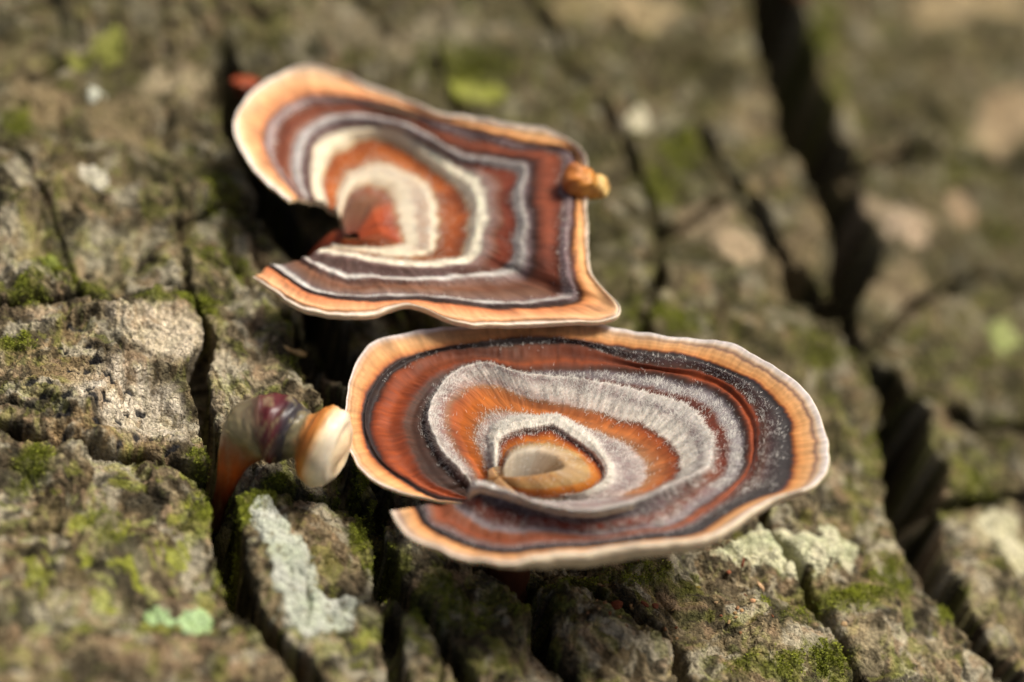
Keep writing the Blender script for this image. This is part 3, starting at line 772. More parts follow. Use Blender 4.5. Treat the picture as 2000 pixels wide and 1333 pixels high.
R_LEFT = [(0,(110,100,88)),(.25,(170,158,140)),(.6,(186,170,148)),(.95,(196,158,118)),(1.08,(204,126,48)),(1.6,(196,108,34)),(1.9,(160,74,26)),(2.03,(104,42,24)),(2.2,(206,196,182)),(2.9,(200,190,176)),  # darker first stop in the front ramps: hub crease shade put into the colour
 (3.1,(170,152,146)),(3.8,(168,134,122)),(4.1,(192,110,62)),(4.5,(204,108,42)),(4.9,(188,96,50)),(5.15,(158,112,96)),(5.5,(146,118,114)),(5.8,(172,158,152)),(5.97,(196,190,184)),(6.03,(120,96,92)),(6.12,(74,48,46)),(6.6,(80,50,48)),(7,(96,58,50)),
 (7.25,(152,68,38)),(7.6,(188,86,36)),(7.9,(160,72,38)),(8.02,(112,54,44)),(8.12,(54,40,44)),(8.86,(58,44,48)),(8.98,(112,58,40)),(9.08,(186,104,48)),(9.25,(216,150,84)),(9.55,(226,172,108)),(9.72,(204,148,92)),(9.8,(226,184,132)),(9.9,(190,150,112)),(9.95,(232,216,192)),(10,(236,222,200))]
R_TOP = [(0,(120,108,96)),(.3,(172,160,144)),(.6,(196,182,162)),(.95,(196,158,118)),(1.08,(204,126,48)),(1.6,(196,108,34)),(1.9,(150,66,26)),(2.03,(90,40,24)),(2.2,(206,198,186)),(2.9,(204,194,182)),
 (3.1,(176,158,150)),(3.9,(178,140,122)),(4.1,(196,116,66)),(4.5,(198,112,56)),(4.85,(186,112,72)),(5.1,(176,150,140)),(5.5,(190,178,168)),(5.8,(150,124,120)),(5.95,(200,192,184)),(6.03,(140,90,76)),(6.15,(116,72,62)),(6.4,(104,90,90)),(6.8,(84,70,72)),(7,(112,62,50)),
 (7.25,(150,74,46)),(7.45,(120,66,50)),(7.8,(112,64,54)),(8.0,(94,56,50)),(8.2,(60,48,50)),(8.86,(74,62,64)),(8.97,(120,80,60)),(9.08,(198,128,70)),(9.3,(222,160,94)),(9.7,(228,180,120)),(9.8,(206,166,122)),(9.9,(236,220,196)),(10,(238,226,208))]
R_RIGHT = [(0,(150,128,108)),(.3,(196,164,134)),(.7,(204,168,132)),(.95,(196,158,118)),(1.08,(204,126,48)),(1.6,(190,100,34)),(1.85,(130,54,30)),(2.0,(84,36,28)),(2.12,(208,200,190)),(2.9,(206,198,188)),
 (3.1,(172,156,152)),(3.5,(150,130,128)),(3.9,(176,160,154)),(4.1,(176,124,98)),(4.5,(192,110,62)),(4.85,(170,82,42)),(4.98,(110,54,40)),(5.12,(204,194,182)),(5.45,(196,186,178)),(5.62,(140,122,122)),(5.8,(188,180,174)),(5.97,(176,168,162)),(6.08,(112,56,44)),(6.35,(112,48,36)),(6.5,(146,138,138)),(6.72,(134,126,128)),(6.9,(72,58,62)),(7.02,(94,50,42)),
 (7.25,(160,74,40)),(7.75,(172,78,40)),(8.0,(98,48,42)),(8.25,(104,72,68)),(8.5,(76,62,66)),(8.7,(58,52,60)),(8.95,(62,54,60)),(9.03,(150,82,44)),(9.14,(212,142,74)),(9.4,(226,166,98)),(9.58,(222,168,108)),(9.68,(146,112,88)),(9.76,(204,168,124)),(9.85,(228,208,176)),(10,(238,228,212))]
R_BOT = [(0,(120,96,78)),(.3,(200,162,126)),(.6,(190,140,100)),(.95,(196,158,118)),(1.08,(200,120,48)),(1.6,(180,94,36)),(2.0,(110,62,48)),(2.15,(200,190,182)),(2.9,(196,186,180)),
 (3.2,(150,132,132)),(3.9,(168,154,152)),(4.4,(150,124,120)),(4.9,(188,180,176)),(5.2,(212,206,200)),(5.7,(186,178,176)),(6.0,(98,84,88)),(6.25,(72,58,64)),(6.45,(136,62,48)),(6.6,(124,60,50)),(6.78,(136,122,124)),(6.95,(122,106,108)),(7.12,(150,84,62)),(7.6,(154,78,54)),
 (7.95,(140,108,104)),(8.12,(80,66,70)),(8.3,(50,44,52)),(8.88,(54,46,52)),(8.98,(140,84,50)),(9.1,(206,136,72)),(9.3,(224,166,102)),(9.6,(222,176,122)),(9.75,(158,130,112)),(9.85,(220,190,150)),(10,(232,214,186))]
ks = np.arange(K)
wL = np.interp(ks, [5, 8], [1, 0]); wR = np.interp(ks, [9, 12, 16, 19], [0, 1, 1, 0]); wB = np.interp(ks, [17, 19], [0, 1]); wB[:9] = 0
wT = np.clip(1 - wL - wR - wB, 0, 1)
lipF = np.interp(ks, [0, 8, 15, 17, 19, 21, 22, 23, 24, 27], [.05, .05, .07, .09, .20, .28, .26, .10, .07, .05])
def relief_front(L, T, A):
    xs = [0, .5, 1, 1.5, 2, 2.12, 2.5, 2.95, 3.2, 4, 4.6, 5.1, 5.6, 5.95, 6.06, 6.2, 7, 7.5, 8, 8.5, 8.9, 9.1, 9.7, 10]
    zs = [-.10, .20, .06, -.05, -.02, .05, .09, .05, .02, .0, -.02, .02, .10, .14, .02, -.015, 0, -.01, 0, .018, .0, -.01, .0, .012]
    z = np.interp(L, xs, zs)
    return z + .020 * fbm(A * 1.4, L * .5, 3, 401) * sstep(2.5, 4, L) + .010 * fbm(A * 5, L * .35, 2, 405) * sstep(4, 6, L) + .016 * np.sin(L * 9 + .6 * np.sin(A)) * sstep(6.2, 7, L) * (1 - sstep(8.8, 9.3, L)) + .0015 * np.sin(L * 26 + 2 * np.sin(A * .7)) * sstep(9, 9.2, L)
hub = unproj(985, 955, FRONT_Z)
gu = R0 * math.atan2(hub[0] - X0, -ZC); 
def bark_z(x, y):
    z = 0.0
    for _ in range(4):
        phi = math.atan2(x - X0, z - ZC)
        i = min(max(np.searchsorted(UA, R0 * phi), 0), NU - 1); j = min(max(np.searchsorted(VA, y), 0), NV - 1)
        z = P[i, j, 2]
    return float(z)
front = empty('bracket_fungus', (hub[0], hub[1], bark_z(hub[0], hub[1]) - .1))
tag(front, 'broad flat bracket fungus with sharp rust, black and white rings and a white fuzzy hub', 'fungus', 'ringed bracket fungi on the log')
PTf, LWf, T2f, A2f, OUTf, CAPf = build_cap(front, F_ST, fz, [R_LEFT, R_TOP, R_RIGHT, R_BOT], [wL, wT, wR, wB], lipF, relief_front, 100)
base = np.array([hub[0], hub[1] + .1, bark_z(hub[0], hub[1]) - .35])
tube('stem', [base, base * .55 + hub * .45 + [.1, 0, 0], hub + [0.12, .05, -.22], hub + [0.2, .1, -.02]], [.34, .27, .34, .45], [(70,40,24),(96,54,30),(160,110,66),(190,150,104)], M_FLESH, front, seed=3)

# ---- back cap
def c3(*p): return [(x / 2.38 + 430, y / 2.38 + 100) for x, y in p]
B_IN = [   # written margin first
 ((310,697),(335,692),(365,684),(380,686),(390,690),(405,692),(440,700),(500,720),(540,740),(560,780),(580,850)),
 ((190,600),(215,592),(270,578),(300,582),(325,586),(380,597),(425,612),(480,640),(548,690),(575,740),(590,850)),
 ((90,450),(115,444),(200,450),(235,460),(320,480),(375,500),(420,520),(485,560),(560,630),(590,690),(600,850)),
 ((68,330),(95,332),(195,380),(240,392),(325,420),(390,440),(430,460),(500,510),(580,595),(610,660),(605,848)),
 ((120,228),(150,242),(240,302),(290,322),(370,362),(430,386),(480,406),(545,460),(610,565),(640,640),(610,846)),
 ((250,115),(270,142),(350,222),(400,252),(470,302),(520,336),(560,372),(620,430),(660,545),(670,632),(615,845)),
 ((400,66),(410,96),(450,202),(500,242),(580,286),(620,326),(650,364),(690,418),(710,530),(695,630),(620,843)),
 ((540,84),(545,116),(600,212),(640,242),(720,290),(740,336),(760,364),(780,425),(775,535),(720,635),(625,842)),
 ((680,135),(680,170),(730,236),(780,266),(850,322),(860,370),(862,396),(862,455),(840,555),(745,645),(630,842)),
 ((840,195),(840,226),(860,272),(900,302),(960,372),(960,420),(960,446),(940,510),(895,585),(765,665),(632,842)),
 ((1000,262),(1000,294),(1010,322),(1030,362),(1060,432),(1050,472),(1050,502),(1012,565),(942,615),(780,690),(635,843)),
 ((1200,306),(1200,338),(1190,372),(1190,402),(1180,470),(1142,512),(1122,548),(1080,612),(970,648),(790,710),(637,845)),
 ((1535,372),(1512,398),(1450,430),(1400,452),(1330,492),(1255,535),(1190,585),(1122,642),(990,682),(800,740),(640,846)),
 ((1690,495),(1668,490),(1640,482),(1580,476),(1450,520),(1380,560),(1222,622),(1142,690),(1002,725),(810,770),(642,848)),
 ((1700,640),(1682,638),(1655,632),(1592,632),(1452,645),(1372,655),(1236,690),(1150,745),(1007,785),(820,800),(645,850)),
 ((1706,780),(1690,780),(1650,780),(1590,772),(1460,780),(1380,780),(1240,785),(1147,808),(1007,842),(830,830),(645,855)),
 ((1714,920),(1694,920),(1640,920),(1580,912),(1456,902),(1372,892),(1236,872),(1142,872),(1004,892),(838,860),(648,860)),
 ((1738,1030),(1710,1030),(1645,1042),(1582,1042),(1442,1002),(1352,982),(1226,932),(1132,930),(990,926),(842,880),(650,865)),
 ((1855,1180),(1822,1178),(1692,1142),(1612,1122),(1422,1062),(1332,1012),(1202,977),(1102,962),(970,946),(835,888),(650,870)),
 ((1770,1246),(1735,1226),(1602,1186),(1542,1156),(1362,1086),(1262,1032),(1152,1002),(1042,974),(930,956),(820,893),(648,873)),
 ((1380,1264),(1352,1240),(1282,1196),(1242,1166),(1132,1106),(1082,1052),(1002,1012),(922,982),(860,960),(790,900),(645,876)),
 ((1140,1278),(1120,1252),(1062,1182),(1032,1152),(952,1102),(922,1056),(862,1006),(822,976),(780,955),(750,905),(640,880)),
 ((880,1202),(862,1185),(842,1160),(832,1132),(782,1092),(742,1052),(702,986),(692,960),(680,940),(690,910),(630,885)),
 ((630,1236),(622,1206),(622,1162),(622,1136),(602,1092),(582,1042),(582,966),(592,945),(602,930),(620,910),(620,890)),
 ((400,1195),(398,1170),(432,1132),(452,1120),(472,1062),(482,1002),(512,946),(540,935),(560,925),(585,908),(610,890)),
 ((250,1106),(262,1086),(292,1052),(332,1050),(392,1010),(422,980),(472,942),(502,930),(530,920),(560,905),(600,890)),
 ((155,1040),(182,1034),(222,1002),(252,996),(352,980),(402,960),(452,936),(487,925),(515,915),(550,900),(590,890)),
]
B_ST = [c3(*r[::-1]) for r in B_IN]
KB = len(B_ST)
kb = np.arange(KB)
BZ = 1.62
rimb = np.interp(kb, [0, 2, 4, 6, 8, 10, 12, 13, 15, 17, 18, 20, 22, 24, 26], [.45, .55, .62, .7, .72, .7, .68, .6, .5, .36, .20, .06, .10, .12, .15])
bz = np.zeros((KB, 11))
for k in range(KB):
    bz[k] = BZ + rimb[k] * lv ** 1.15
    bz[k] += .12 * np.interp(k, [11, 13, 16, 18], [0, 1, 1, 0]) * np.exp(-((np.arange(11) - 6.5) / 2.2) ** 2)
    bz[k] += .14 * np.interp(k, [17, 21, 26], [0, 1, 1]) * np.exp(-((np.arange(11) - 4.2) / 1.6) ** 2)
    bz[k] -= .12 * np.exp(-((np.arange(11) - 2.2) / 1.6) ** 2)
B_L = [(0,(112,50,30)),(.4,(120,78,62)),(.7,(140,92,74)),(.85,(160,84,50)),(1.0,(150,70,40)),(1.15,(196,172,144)),(1.45,(210,196,172)),(1.7,(196,170,146)),(1.95,(206,190,164)),(2.08,(176,104,56)),(2.5,(184,98,46)),(2.9,(160,80,40)),(3.08,(196,174,142)),(3.4,(216,204,178)),(3.8,(206,192,168)),(4.05,(110,84,78)),(4.5,(86,62,62)),
 (4.95,(112,90,90)),(5.1,(164,158,158)),(5.5,(172,166,164)),(5.9,(140,112,104)),(6.1,(140,76,60)),(6.6,(140,74,58)),(6.95,(132,96,92)),(7.1,(158,138,136)),(7.6,(150,128,128)),(7.95,(140,96,80)),(8.1,(200,128,76)),(8.5,(228,168,108)),(8.95,(230,186,132)),(9.2,(230,204,160)),(9.5,(232,216,188)),(10,(240,228,206))]
B_R = [(0,(170,70,30)),(.6,(176,76,34)),(.9,(150,60,34)),(1.0,(170,96,66)),(1.15,(206,192,168)),(1.4,(212,200,178)),(1.55,(176,146,128)),(1.75,(178,150,130)),(1.9,(212,200,178)),(2.0,(196,170,140)),(2.1,(160,88,50)),(2.5,(164,82,40)),(2.9,(130,66,40)),(3.06,(190,170,146)),(3.3,(216,206,184)),(3.8,(212,202,182)),(4.0,(150,124,116)),(4.3,(132,94,88)),(4.5,(120,54,40)),(4.85,(118,52,40)),
 (5.02,(140,130,128)),(5.4,(150,144,140)),(5.75,(104,86,86)),(5.95,(76,54,56)),(6.15,(104,54,46)),(6.5,(136,66,46)),(6.8,(128,64,50)),(7.0,(116,92,92)),(7.35,(120,100,102)),(7.7,(82,56,56)),(7.95,(110,64,48)),(8.08,(206,138,76)),(8.6,(222,164,98)),(9.0,(226,178,116)),(9.3,(218,186,142)),(9.7,(226,210,182)),(10,(232,218,194))]
B_B = [(0,(120,54,28)),(.6,(150,74,44)),(.9,(150,80,50)),(1.1,(206,192,168)),(1.9,(212,200,178)),(2.1,(176,130,100)),(2.6,(150,96,76)),(2.95,(170,140,118)),(3.1,(206,196,178)),(3.8,(214,204,186)),(4.0,(130,104,98)),(4.3,(84,60,58)),(4.75,(92,68,66)),(4.95,(190,184,178)),(5.25,(190,184,178)),(5.5,(140,106,98)),
 (6.1,(136,88,76)),(6.5,(146,112,100)),(6.75,(120,100,96)),(6.92,(188,184,180)),(7.2,(178,172,168)),(7.45,(86,68,68)),(7.7,(66,50,50)),(7.95,(104,60,44)),(8.15,(200,116,64)),(8.6,(226,160,104)),(9.2,(232,178,124)),(9.45,(196,140,84)),(9.55,(140,100,72)),(9.66,(216,190,150)),(10,(236,224,204))]
wBB = np.interp(kb, [17.5, 19.5], [0, 1]); wBL = np.interp(kb, [9, 12], [1, 0]); wBR = 1 - wBL - wBB
def relief_back(L, T, A):
    z = np.interp(L, [0, .5, 1, 1.5, 2, 3, 3.4, 4, 4.4, 5, 5.4, 6, 7, 7.4, 8, 10], [0, .10, -.04, .04, .02, -.02, .05, .03, 0, .01, .03, 0, 0, .02, 0, 0])
    return z + .05 * np.sin(A * 1.1) * sstep(7, 10, L) + .035 * fbm(A * 1.3, L * .5, 3, 411) * sstep(2, 4, L) + .016 * fbm(A * 4, L * .3, 2, 415) * sstep(4, 6, L) + .015 * np.sin(L * 6.28) * sstep(3, 4, L)
hubb = unproj(700, 462, BZ)
back = empty('bracket_fungus', (hubb[0], hubb[1], bark_z(hubb[0], hubb[1]) - .1))
tag(back, 'folded bracket fungus with cream and dark red rings, standing behind the flat fungus', 'fungus', 'ringed bracket fungi on the log')
lipB = np.interp(kb, [0, 10, 17, 19, 20, 24, 26], [.05, .05, .06, .07, .08, .10, .05])
PTb, LWb, T2b, A2b, OUTb, CAPb = build_cap(back, B_ST, bz, [B_L, B_R, B_B], [wBL, wBR, wBB], lipB, relief_back, 160, nt=620, nl=180, wob=.30, gain=.98, tan0=8.0)
fb_ = unproj(640, 482, BZ - .38); gb = np.array([fb_[0] - .25, fb_[1] + .15, bark_z(fb_[0] - .25, fb_[1] + .15) - .3])
tube('stem', [gb, gb * .5 + fb_ * .5 + [-.08, 0, 0], fb_ + [.12, .05, .0], unproj(696, 470, BZ - .34)], [.20, .15, .18, .26], [(60,28,16),(120,50,24),(160,70,34),(170,90,50)], M_FLESH, back, seed=5)
# the little yellow lobe curling out of its margin
k0 = unproj(1112, 362, BZ + .56)
def cam_pt(anchor, dx, dy, tow): return np.asarray(anchor) + RIGHT * dx * PXCM - UPV * dy * PXCM - FWD * tow
tube('side_lobe', [cam_pt(k0, 4, -4, -.10), cam_pt(k0, 16, -6, -.02), cam_pt(k0, 30, -1, .05), cam_pt(k0, 46, 4, .10), cam_pt(k0, 61, 3, .14), cam_pt(k0, 72, 0, .17), cam_pt(k0, 76, -1, .18)], [.20, .26, .23, .19, .20, .16, .04],
     [(150,84,44),(176,104,50),(196,126,52),(206,140,56),(212,150,68),(226,190,120),(206,160,96)], M_FLESH, back, seed=8, rough=.42, squash=[1, 1, .9, .85, .8, .8, .8], bloom=.12)

# ------------------------------------------------------------------ the young fungus in the left fissure
a0 = unproj(530, 848, 1.62)
y_base, _ = bark_at(432, 960)
young = empty('young_fungus', (y_base[0], y_base[1], y_base[2] - .3))
tag(young, 'small drooping young fungus with maroon body and thick cream lip, rooted in the fissure', 'fungus')
q = lambda dx, dy, tw: cam_pt(a0, dx, dy, tw)
# one continuous run: stalk out of the fissure, swollen cap bending over, neck, flared lip
YF = [((-116,178,-.55),.11,(40,14,8)),((-100,132,-.35),.12,(66,24,12)),((-88,98,-.18),.13,(120,50,16)),((-76,64,-.08),.18,(190,86,22)),((-62,34,-.02),.27,(150,84,44)),((-46,10,0),.37,(140,126,86)),((-26,-6,.02),.43,(124,110,84)),  # dark red stalk, its foot darkened further with fissure shade in the colour
      ((-6,-10,.04),.46,(84,34,34)),((14,-9,.06),.46,(88,30,32)),((32,-5,.08),.42,(50,40,44)),((46,0,.10),.36,(52,52,54)),((57,5,.13),.31,(128,116,84)),((66,8,.14),.36,(190,124,62)),((76,12,.15),.47,(198,116,46)),((88,17,.16),.54,(206,140,70)),
      ((102,23,.175),.55,(232,208,168)),((116,28,.19),.52,(238,222,192)),((127,32,.20),.43,(238,222,192)),((133,34,.21),.27,(226,200,160)),((135,35,.21),.05,(214,180,138))]
yp = [q(*y[0]) for y in YF]; yr = [y[1] for y in YF]; yc = [y[2] for y in YF]
tube('stem', yp[:6], yr[:6], yc[:6], M_FLESH, young, seed=21, rough=.16, bloom=.2, sub=16)
tube('cap', yp[4:13], [yr[4] * .9] + yr[5:13], yc[4:13], M_FLESH, young, seed=23, rough=.16, bloom=.5, sub=18)
tube('lip', yp[11:], yr[11:], yc[11:], M_FLESH, young, seed=27, rough=.09, bloom=.0, sub=18, seg=64)

# ------------------------------------------------------------------ rusty stubs out of focus
def stub(px, py, hpx, rad, label, cols, lean):
    p, n = bark_at(px, py + hpx)
    top = cam_pt(p, lean, -hpx * 1.6, .15)
    r = empty('fungus_stub', p - [0, 0, .2]); tag(r, label, 'fungus', 'rusty fungus stubs')
    tube('stalk', [p - n * .3, p * .6 + top * .4, p * .25 + top * .75], [rad * .7, rad * .6, rad * .8], cols[:3], M_FLESH, r, seed=31, rough=.3)
    tube('head', [p * .35 + top * .65, p * .2 + top * .8, p * .05 + top * .95, top, top + (top - p) * .06], [rad * .5, rad * 1.0, rad * 1.05, rad * .7, rad * .1], [cols[2], cols[3], cols[3], cols[4], cols[4]], M_FLESH, r, seed=33, rough=.4, bloom=.2)
    return r
stub(472, 180, 26, .20, 'rusty red fungus stub in the dark hollow beside the folded fungus', [(50,20,10),(90,32,14),(110,40,16),(136,52,18),(150,66,28)], 4)
stub(1512, 18, 26, .26, 'orange brown fungus stub in the top of the widest fissure', [(60,28,12),(110,54,20),(130,64,22),(150,80,28),(160,92,40)], -4)

# ------------------------------------------------------------------ fuzz on the front cap, hairs along the bands
def fuzz(root, PT, LW, T2, A2, OUT, dens, n, length, col_fn, seed):
    r_ = np.random.default_rng(seed)
    du = np.gradient(PT, axis=0); dl = np.gradient(PT, axis=1)
    nr = np.cross(du, dl); area = np.linalg.norm(nr, axis=-1); nr = nr / (area[..., None] + 1e-12)
    nr *= np.sign(nr[..., 2:3] + 1e-9)
    w = (dens * area).ravel(); w = w / w.sum()
    ids = r_.choice(w.size, n, p=w)
    p = PT.reshape(-1, 3)[ids] + r_.normal(0, .006, (n, 3)) * [1, 1, 0]
    nn = nr.reshape(-1, 3)[ids]; oo = OUT.reshape(-1, 3)[ids]
    tn = gnoise(p[:, 0] * 6, p[:, 1] * 6, 3)[:, None]; side = np.cross(nn, oo)
    d = nn * .55 + oo * r_.uniform(.1, .9, (n, 1)) + side * (tn * .9) + r_.normal(0, .35, (n, 3))
    d /= np.linalg.norm(d, axis=1, keepdims=True)
    ln = (length * r_.uniform(.5, 1.35, n))[:, None]
    s = np.cross(d, nn + r_.normal(0, .25, (n, 3))); s /= np.linalg.norm(s, axis=1, keepdims=True) + 1e-9
    w_ = .0026
    b0 = p - nn * .006
    mid = b0 + d * ln * .6; tip = b0 + d * ln - oo * ln * .12 + r_.normal(0, .006, (n, 3))
    co = np.stack([b0 - s * w_, b0 + s * w_, mid + s * w_ * .8, mid - s * w_ * .8, tip], 1).reshape(-1, 3)
    i5 = np.arange(n)[:, None] * 5
    f = np.concatenate([i5 + [0, 1, 2], i5 + [0, 2, 3], i5 + [3, 2, 4]])
    col = np.repeat(col_fn(ids, r_), 5, 0)
    hn = nn * .85 + d * .25; hn /= np.linalg.norm(hn, axis=1, keepdims=True)
    o = mesh_obj('fuzz', co, f, M_FUZZ, None, col, normals=np.repeat(hn, 5, 0))
    tag(o, kind='stuff'); o.parent = root
def bump1(x, c, w): return np.exp(-((x - c) / w) ** 2)
rightw = np.interp(T2f, [5, 9, 12, 19, 21], [0, .5, 1, 1, .5])
patch = .35 + .65 * sstep(-.25, .3, fbm(A2f * 2.2, LWf * 1.4, 3, 300))
dens = (1.5 * bump1(LWf, 2.5, .42) + .35 * bump1(LWf, 3.5, .45) + .7 * bump1(LWf, 5.75, .35) + .85 * rightw * bump1(LWf, 5.3, .3)
        + rightw * patch * (.8 * bump1(LWf, 6.6, .22) + .40 * bump1(LWf, 8.3, .3)) + .04 * bump1(LWf, .6, .5) )
dens = dens * (.25 + 1.2 * sstep(-.3, .35, fbm(A2f * 7, LWf * 1.6, 3, 310)))
dens = dens * (LWf < 8.9) * np.interp(T2f, [0, 1, 2], [.1, .4, 1])
hc = np.array([.88, .84, .76])
fuzz(CAPf, PTf, LWf, T2f, A2f, OUTf, dens, 46000, .054, lambda i, r_: hc * r_.uniform(.7, 1.12, (len(i), 1)), 5)

densb = (bump1(LWb, 1.6, .5) + 1.0 * bump1(LWb, 3.5, .4) + .5 * bump1(LWb, 5.2, .3) + .35 * bump1(LWb, 7.1, .25)) * (.4 + .8 * sstep(-.3, .3, fbm(A2b * 6, LWb * 1.4, 3, 330)))
fuzz(CAPb, PTb, LWb, T2b, A2b, OUTb, densb, 22000, .055, lambda i, r_: np.array([.82, .78, .68]) * r_.uniform(.7, 1.1, (len(i), 1)), 6)

# ------------------------------------------------------------------ lichen crusts: thin sheets that lie on the bark
def lichen(px_blobs, label, cols, thick=.035, seed=0, edge=.25):
    m = np.zeros_like(U)
    for b in px_blobs: m = np.maximum(m, blob(*b, .5, .7, seed))
    m = m * (1 + .8 * fbm(U * 3.4, V * 3.0, 5, 120 + seed, .6)) - .5 * sstep(.08, .4, fbm(U * 5, V * 4.4, 4, 140 + seed, .6))
    sel = m > .10
    fsel = sel[:-1, :-1] & sel[1:, :-1] & sel[:-1, 1:] & sel[1:, 1:]
    q_ = quad[fsel][:, ::-1]
    ids, inv = np.unique(q_, return_inverse=True)
    mm = m.ravel()[ids]
    uu, vv = U.ravel()[ids], V.ravel()[ids]
    hh = -.010 + (thick + .014) * sstep(.10, .10 + edge, mm) * (1 + .5 * fbm(uu * 7, vv * 6, 3, 150))
    co = Pf[ids] + NRM.reshape(-1, 3)[ids] * hh[:, None]
    t = np.clip(.5 + .9 * fbm(uu * 3, vv * 2.6, 4, 160 + seed), 0, 1)[:, None]
    col = lin(*cols[0]) * t + lin(*cols[1]) * (1 - t)
    k = (sstep(.2, .45, fbm(uu * 8, vv * 7, 3, 170 + seed)) * .7)[:, None]
    col = col * (1 - k) + lin(*cols[2]) * k
    e_ = ((1 - sstep(.12, .5, mm)) * .75)[:, None]; col = col * (1 - e_) + Cf[ids] * e_
    o = mesh_obj('lichen_patch', co, inv.reshape(q_.shape), M_LICHEN, None, col)
    return tag(o, label, 'lichen', 'lichen crusts on the bark')
lichen([(530,1050,46,80,-20),(565,1120,74,90,-25),(605,1190,100,66,0),(660,1175,60,30,-10)], 'grey green lichen crust on the bark block below the young fungus', [(184,192,164),(206,206,192),(132,124,96)], .014, 1)
lichen([(1470,1072,110,46,-6),(1560,1082,120,58,4),(1630,1066,60,40,10)], 'pale green lichen crust on bark under the right rim of the flat fungus', [(196,200,158),(222,214,180),(150,150,92)], .014, 2)
lichen([(312,1192,50,22,25),(385,1212,50,40,0)], 'two mint green lichen spots on bark left of the black fissure', [(176,204,140),(188,214,160),(140,170,90)], .014, 3)
lichen([(960,172,60,30,0),(905,160,40,24,0)], 'yellow green lichen on the bark above the folded fungus', [(146,150,64),(160,160,84),(112,112,56)], .014, 4)
lichen([(1962,668,42,52,0)], 'pale green lichen spot on bark beyond the widest fissure', [(160,170,100),(176,180,120),(120,124,70)], .014, 5)
lichen([(188,184,26,20,0)], 'tiny white lichen spot on bark left of the rusty red stub', [(214,216,190),(222,220,200),(190,186,150)], .014, 6)
lichen([(180,358,40,20,30)], 'small whitish lichen flake on bark left of the folded fungus', [(206,200,170),(220,212,190),(170,160,120)], .014, 7)
lichen([(1240,243,36,32,10)], 'round whitish lichen spot on bark right of the yellow lobe', [(206,196,160),(222,214,186),(176,168,128)], .014, 8)
lichen([(1945,1035,60,34,20),(1985,1090,50,50,0)], 'cream lichen crust on the plate right of the widest fissure', [(206,200,158),(224,216,184),(160,152,108)], .014, 9)
lichen([(210,95,60,36,0),(150,120,40,30,0)], 'faded yellow green lichen far up the log beside the hollow', [(140,144,64),(158,156,88),(104,104,52)], .014, 10)
lichen([(90,500,44,36,20)], 'bright green lichen on the rounded knob at the log edge', [(140,152,70),(170,176,100),(100,112,50)], .014, 11)

# ------------------------------------------------------------------ moss: short leafy shoots
def moss_cover(n):
    r_ = np.random.default_rng(11)
    dens = np.clip(moss - .25, 0, 1) ** 1.2
    duv = np.abs(np.gradient(UA))[:, None] * np.abs(np.gradient(VA))[None]
    w = (dens * duv).ravel(); w /= w.sum()
    ids = r_.choice(w.size, n, p=w)
    p = Pf[ids] + r_.normal(0, .012, (n, 3)); nn = NRM.reshape(-1, 3)[ids]
    d = nn * .9 + r_.normal(0, .55, (n, 3)); d /= np.linalg.norm(d, axis=1, keepdims=True)
    ln = r_.uniform(.02, .05, n)[:, None]
    s = np.cross(d, r_.normal(0, 1, (n, 3))); s /= np.linalg.norm(s, axis=1, keepdims=True) + 1e-9
    s *= r_.uniform(.006, .013, n)[:, None]
    b0 = p - nn * .02
    co = np.stack([b0, b0 + d * ln * .5 + s, b0 + d * ln, b0 + d * ln * .5 - s], 1).reshape(-1, 3)
    f = np.arange(n)[:, None] * 4 + [0, 1, 2, 3]
    t = np.clip(.5 + .5 * gnoise(p[:, 0] * 2, p[:, 1] * 2, 6) + r_.normal(0, .22, n), 0, 1)[:, None]
    c = lin(84, 92, 22) * (1 - t) + lin(170, 176, 62) * t
    o = mesh_obj('moss', co, f, M_MOSS, None, np.repeat(c, 4, 0))
    tag(o, 'short green moss growing in the grooves of the bark', 'moss', kind='stuff')
moss_cover(90000)

# ------------------------------------------------------------------ crumbs and a splinter lying on the bark
def crumb_mesh(seed, sx, sy, sz, pts=5, taper=.0):
    r_ = np.random.default_rng(seed); nth, nph = 9, 6
    co = []
    for i in range(nph + 1):
        ph = math.pi * i / nph
        for j in range(nth):
            th = 2 * math.pi * j / nth
            k = 1 + r_.uniform(-.22, .22)
            x = math.sin(ph) * math.cos(th) * k; y = math.sin(ph) * math.sin(th) * k; z = math.cos(ph) * (1 + r_.uniform(-.1, .1))
            co.append((x * sx, y * sy * (1 - taper * x), z * sz))
    f = [(i * nth + j, i * nth + (j + 1) % nth, (i + 1) * nth + (j + 1) % nth, (i + 1) * nth + j) for i in range(nph) for j in range(nth)]
    return np.array(co), np.array(f)
def crumb(px, py, rx, ry, rot, rgb, label, seed, group='crumbs lying on the bark', taper=0.0):
    p, n = bark_at(px, py)
    co, f = crumb_mesh(seed, rx * PXCM, ry * PXCM, min(rx, ry) * PXCM * .7, taper=taper)
    a = math.radians(rot); e1 = RIGHT * math.cos(a) + UPV * math.sin(a); e1 = e1 - n * e1.dot(n); e1 /= np.linalg.norm(e1); e2 = np.cross(n, e1)
    co = p + co[:, :1] * e1 + co[:, 1:2] * e2 + (co[:, 2:] + min(rx, ry) * PXCM * .35) * n
    o = mesh_obj('bark_crumb', co, f, M_CRUMB, None, np.tile(lin(*rgb), (len(co), 1)), smooth=False)
    return tag(o, label, 'crumb', group)
crumb(1482, 1148, 12, 6, -15, (206,168,126), 'tan drop-shaped crumb on dark bark below the flat fungus', 1, taper=.4)
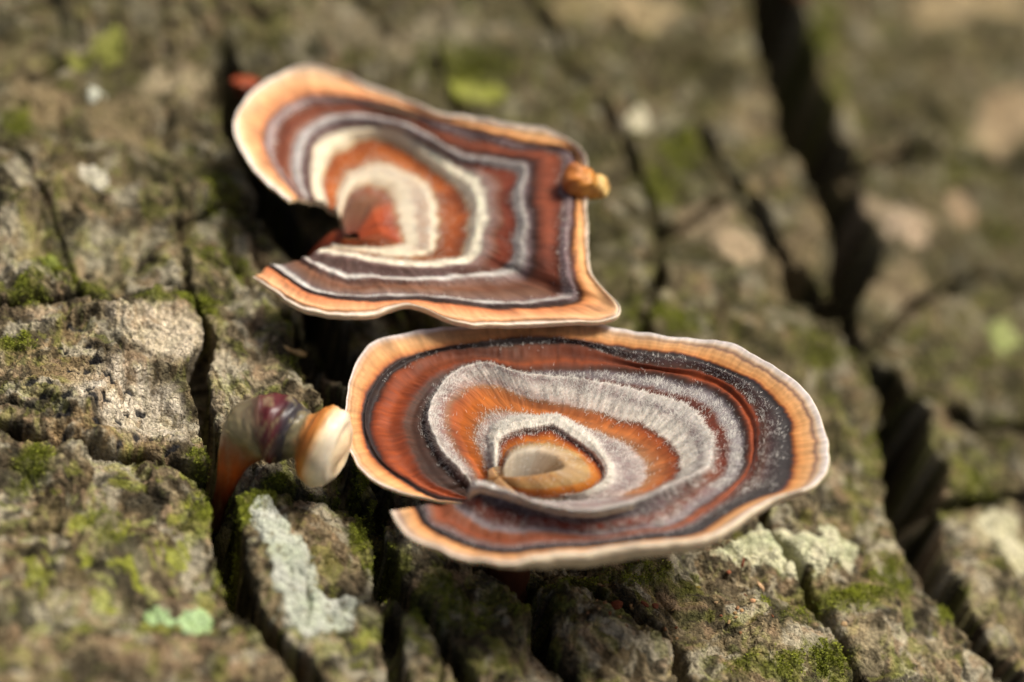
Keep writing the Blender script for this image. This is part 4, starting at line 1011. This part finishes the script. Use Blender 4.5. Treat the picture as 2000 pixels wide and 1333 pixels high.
crumb(1468, 1176, 6, 6, 40, (206,158,116), 'small tan triangular crumb on dark bark below the flat fungus', 2, taper=.6)
crumb(1446, 1100, 12, 5, 10, (120,62,42), 'dull red flake on bark at the edge of the pale green lichen', 3)
crumb(1420, 1122, 5, 5, 0, (150,92,64), 'tiny reddish crumb on bark beside the pale green lichen', 4)
crumb(1203, 1186, 13, 10, 20, (112,58,34), 'rusty red crumb beside the short crack under the flat fungus', 5)
crumb(1258, 1183, 9, 6, 0, (112,62,40), 'dull red brown crumb in the shade under the flat fungus', 6)
crumb(1277, 1186, 7, 6, 0, (122,72,50), 'dull red brown crumb in the shade under the flat fungus', 7)
crumb(1645, 1220, 7, 6, 10, (196,164,120), 'pale crumb on the bark ridge below the pale green lichen', 8)
crumb(1448, 1196, 4, 4, 0, (190,150,104), 'tiny tan speck of debris on dark bark under the flat fungus', 9)
crumb(1436, 1208, 4, 3, 0, (184,146,100), 'tiny tan speck of debris on dark bark under the flat fungus', 10)
crumb(1395, 1178, 4, 3, 0, (180,150,110), 'tiny tan speck of debris on dark bark under the flat fungus', 11)
crumb(1362, 1150, 5, 4, 0, (150,130,60), 'tiny tan speck of debris on dark bark under the flat fungus', 12)
r_ = random.Random(91)
for i in range(22):
    crumb(r_.uniform(1140, 1520), r_.uniform(1125, 1250), r_.uniform(2.5, 5), r_.uniform(2, 4), r_.uniform(0, 180), r_.choice([(190,150,104),(150,110,76),(170,140,96),(120,76,50)]), 'tiny tan speck of debris on dark bark under the flat fungus', 20 + i)
sp, sn = bark_at(566, 688)
spl = [cam_pt(sp, -27, -11, .03), cam_pt(sp, -20, -7, .12), cam_pt(sp, 0, 0, .10), cam_pt(sp, 18, 6, .10), cam_pt(sp, 28, 8, .03)]
o = tube('wood_splinter', spl, [.025, .055, .035, .05, .03], [(206,176,120),(214,186,132),(196,160,104),(206,170,112),(200,164,110)], M_CRUMB, None, seg=12, sub=6, rough=.25, seed=60)
tag(o, 'short tan wood splinter on bark above the young fungus', 'splinter')
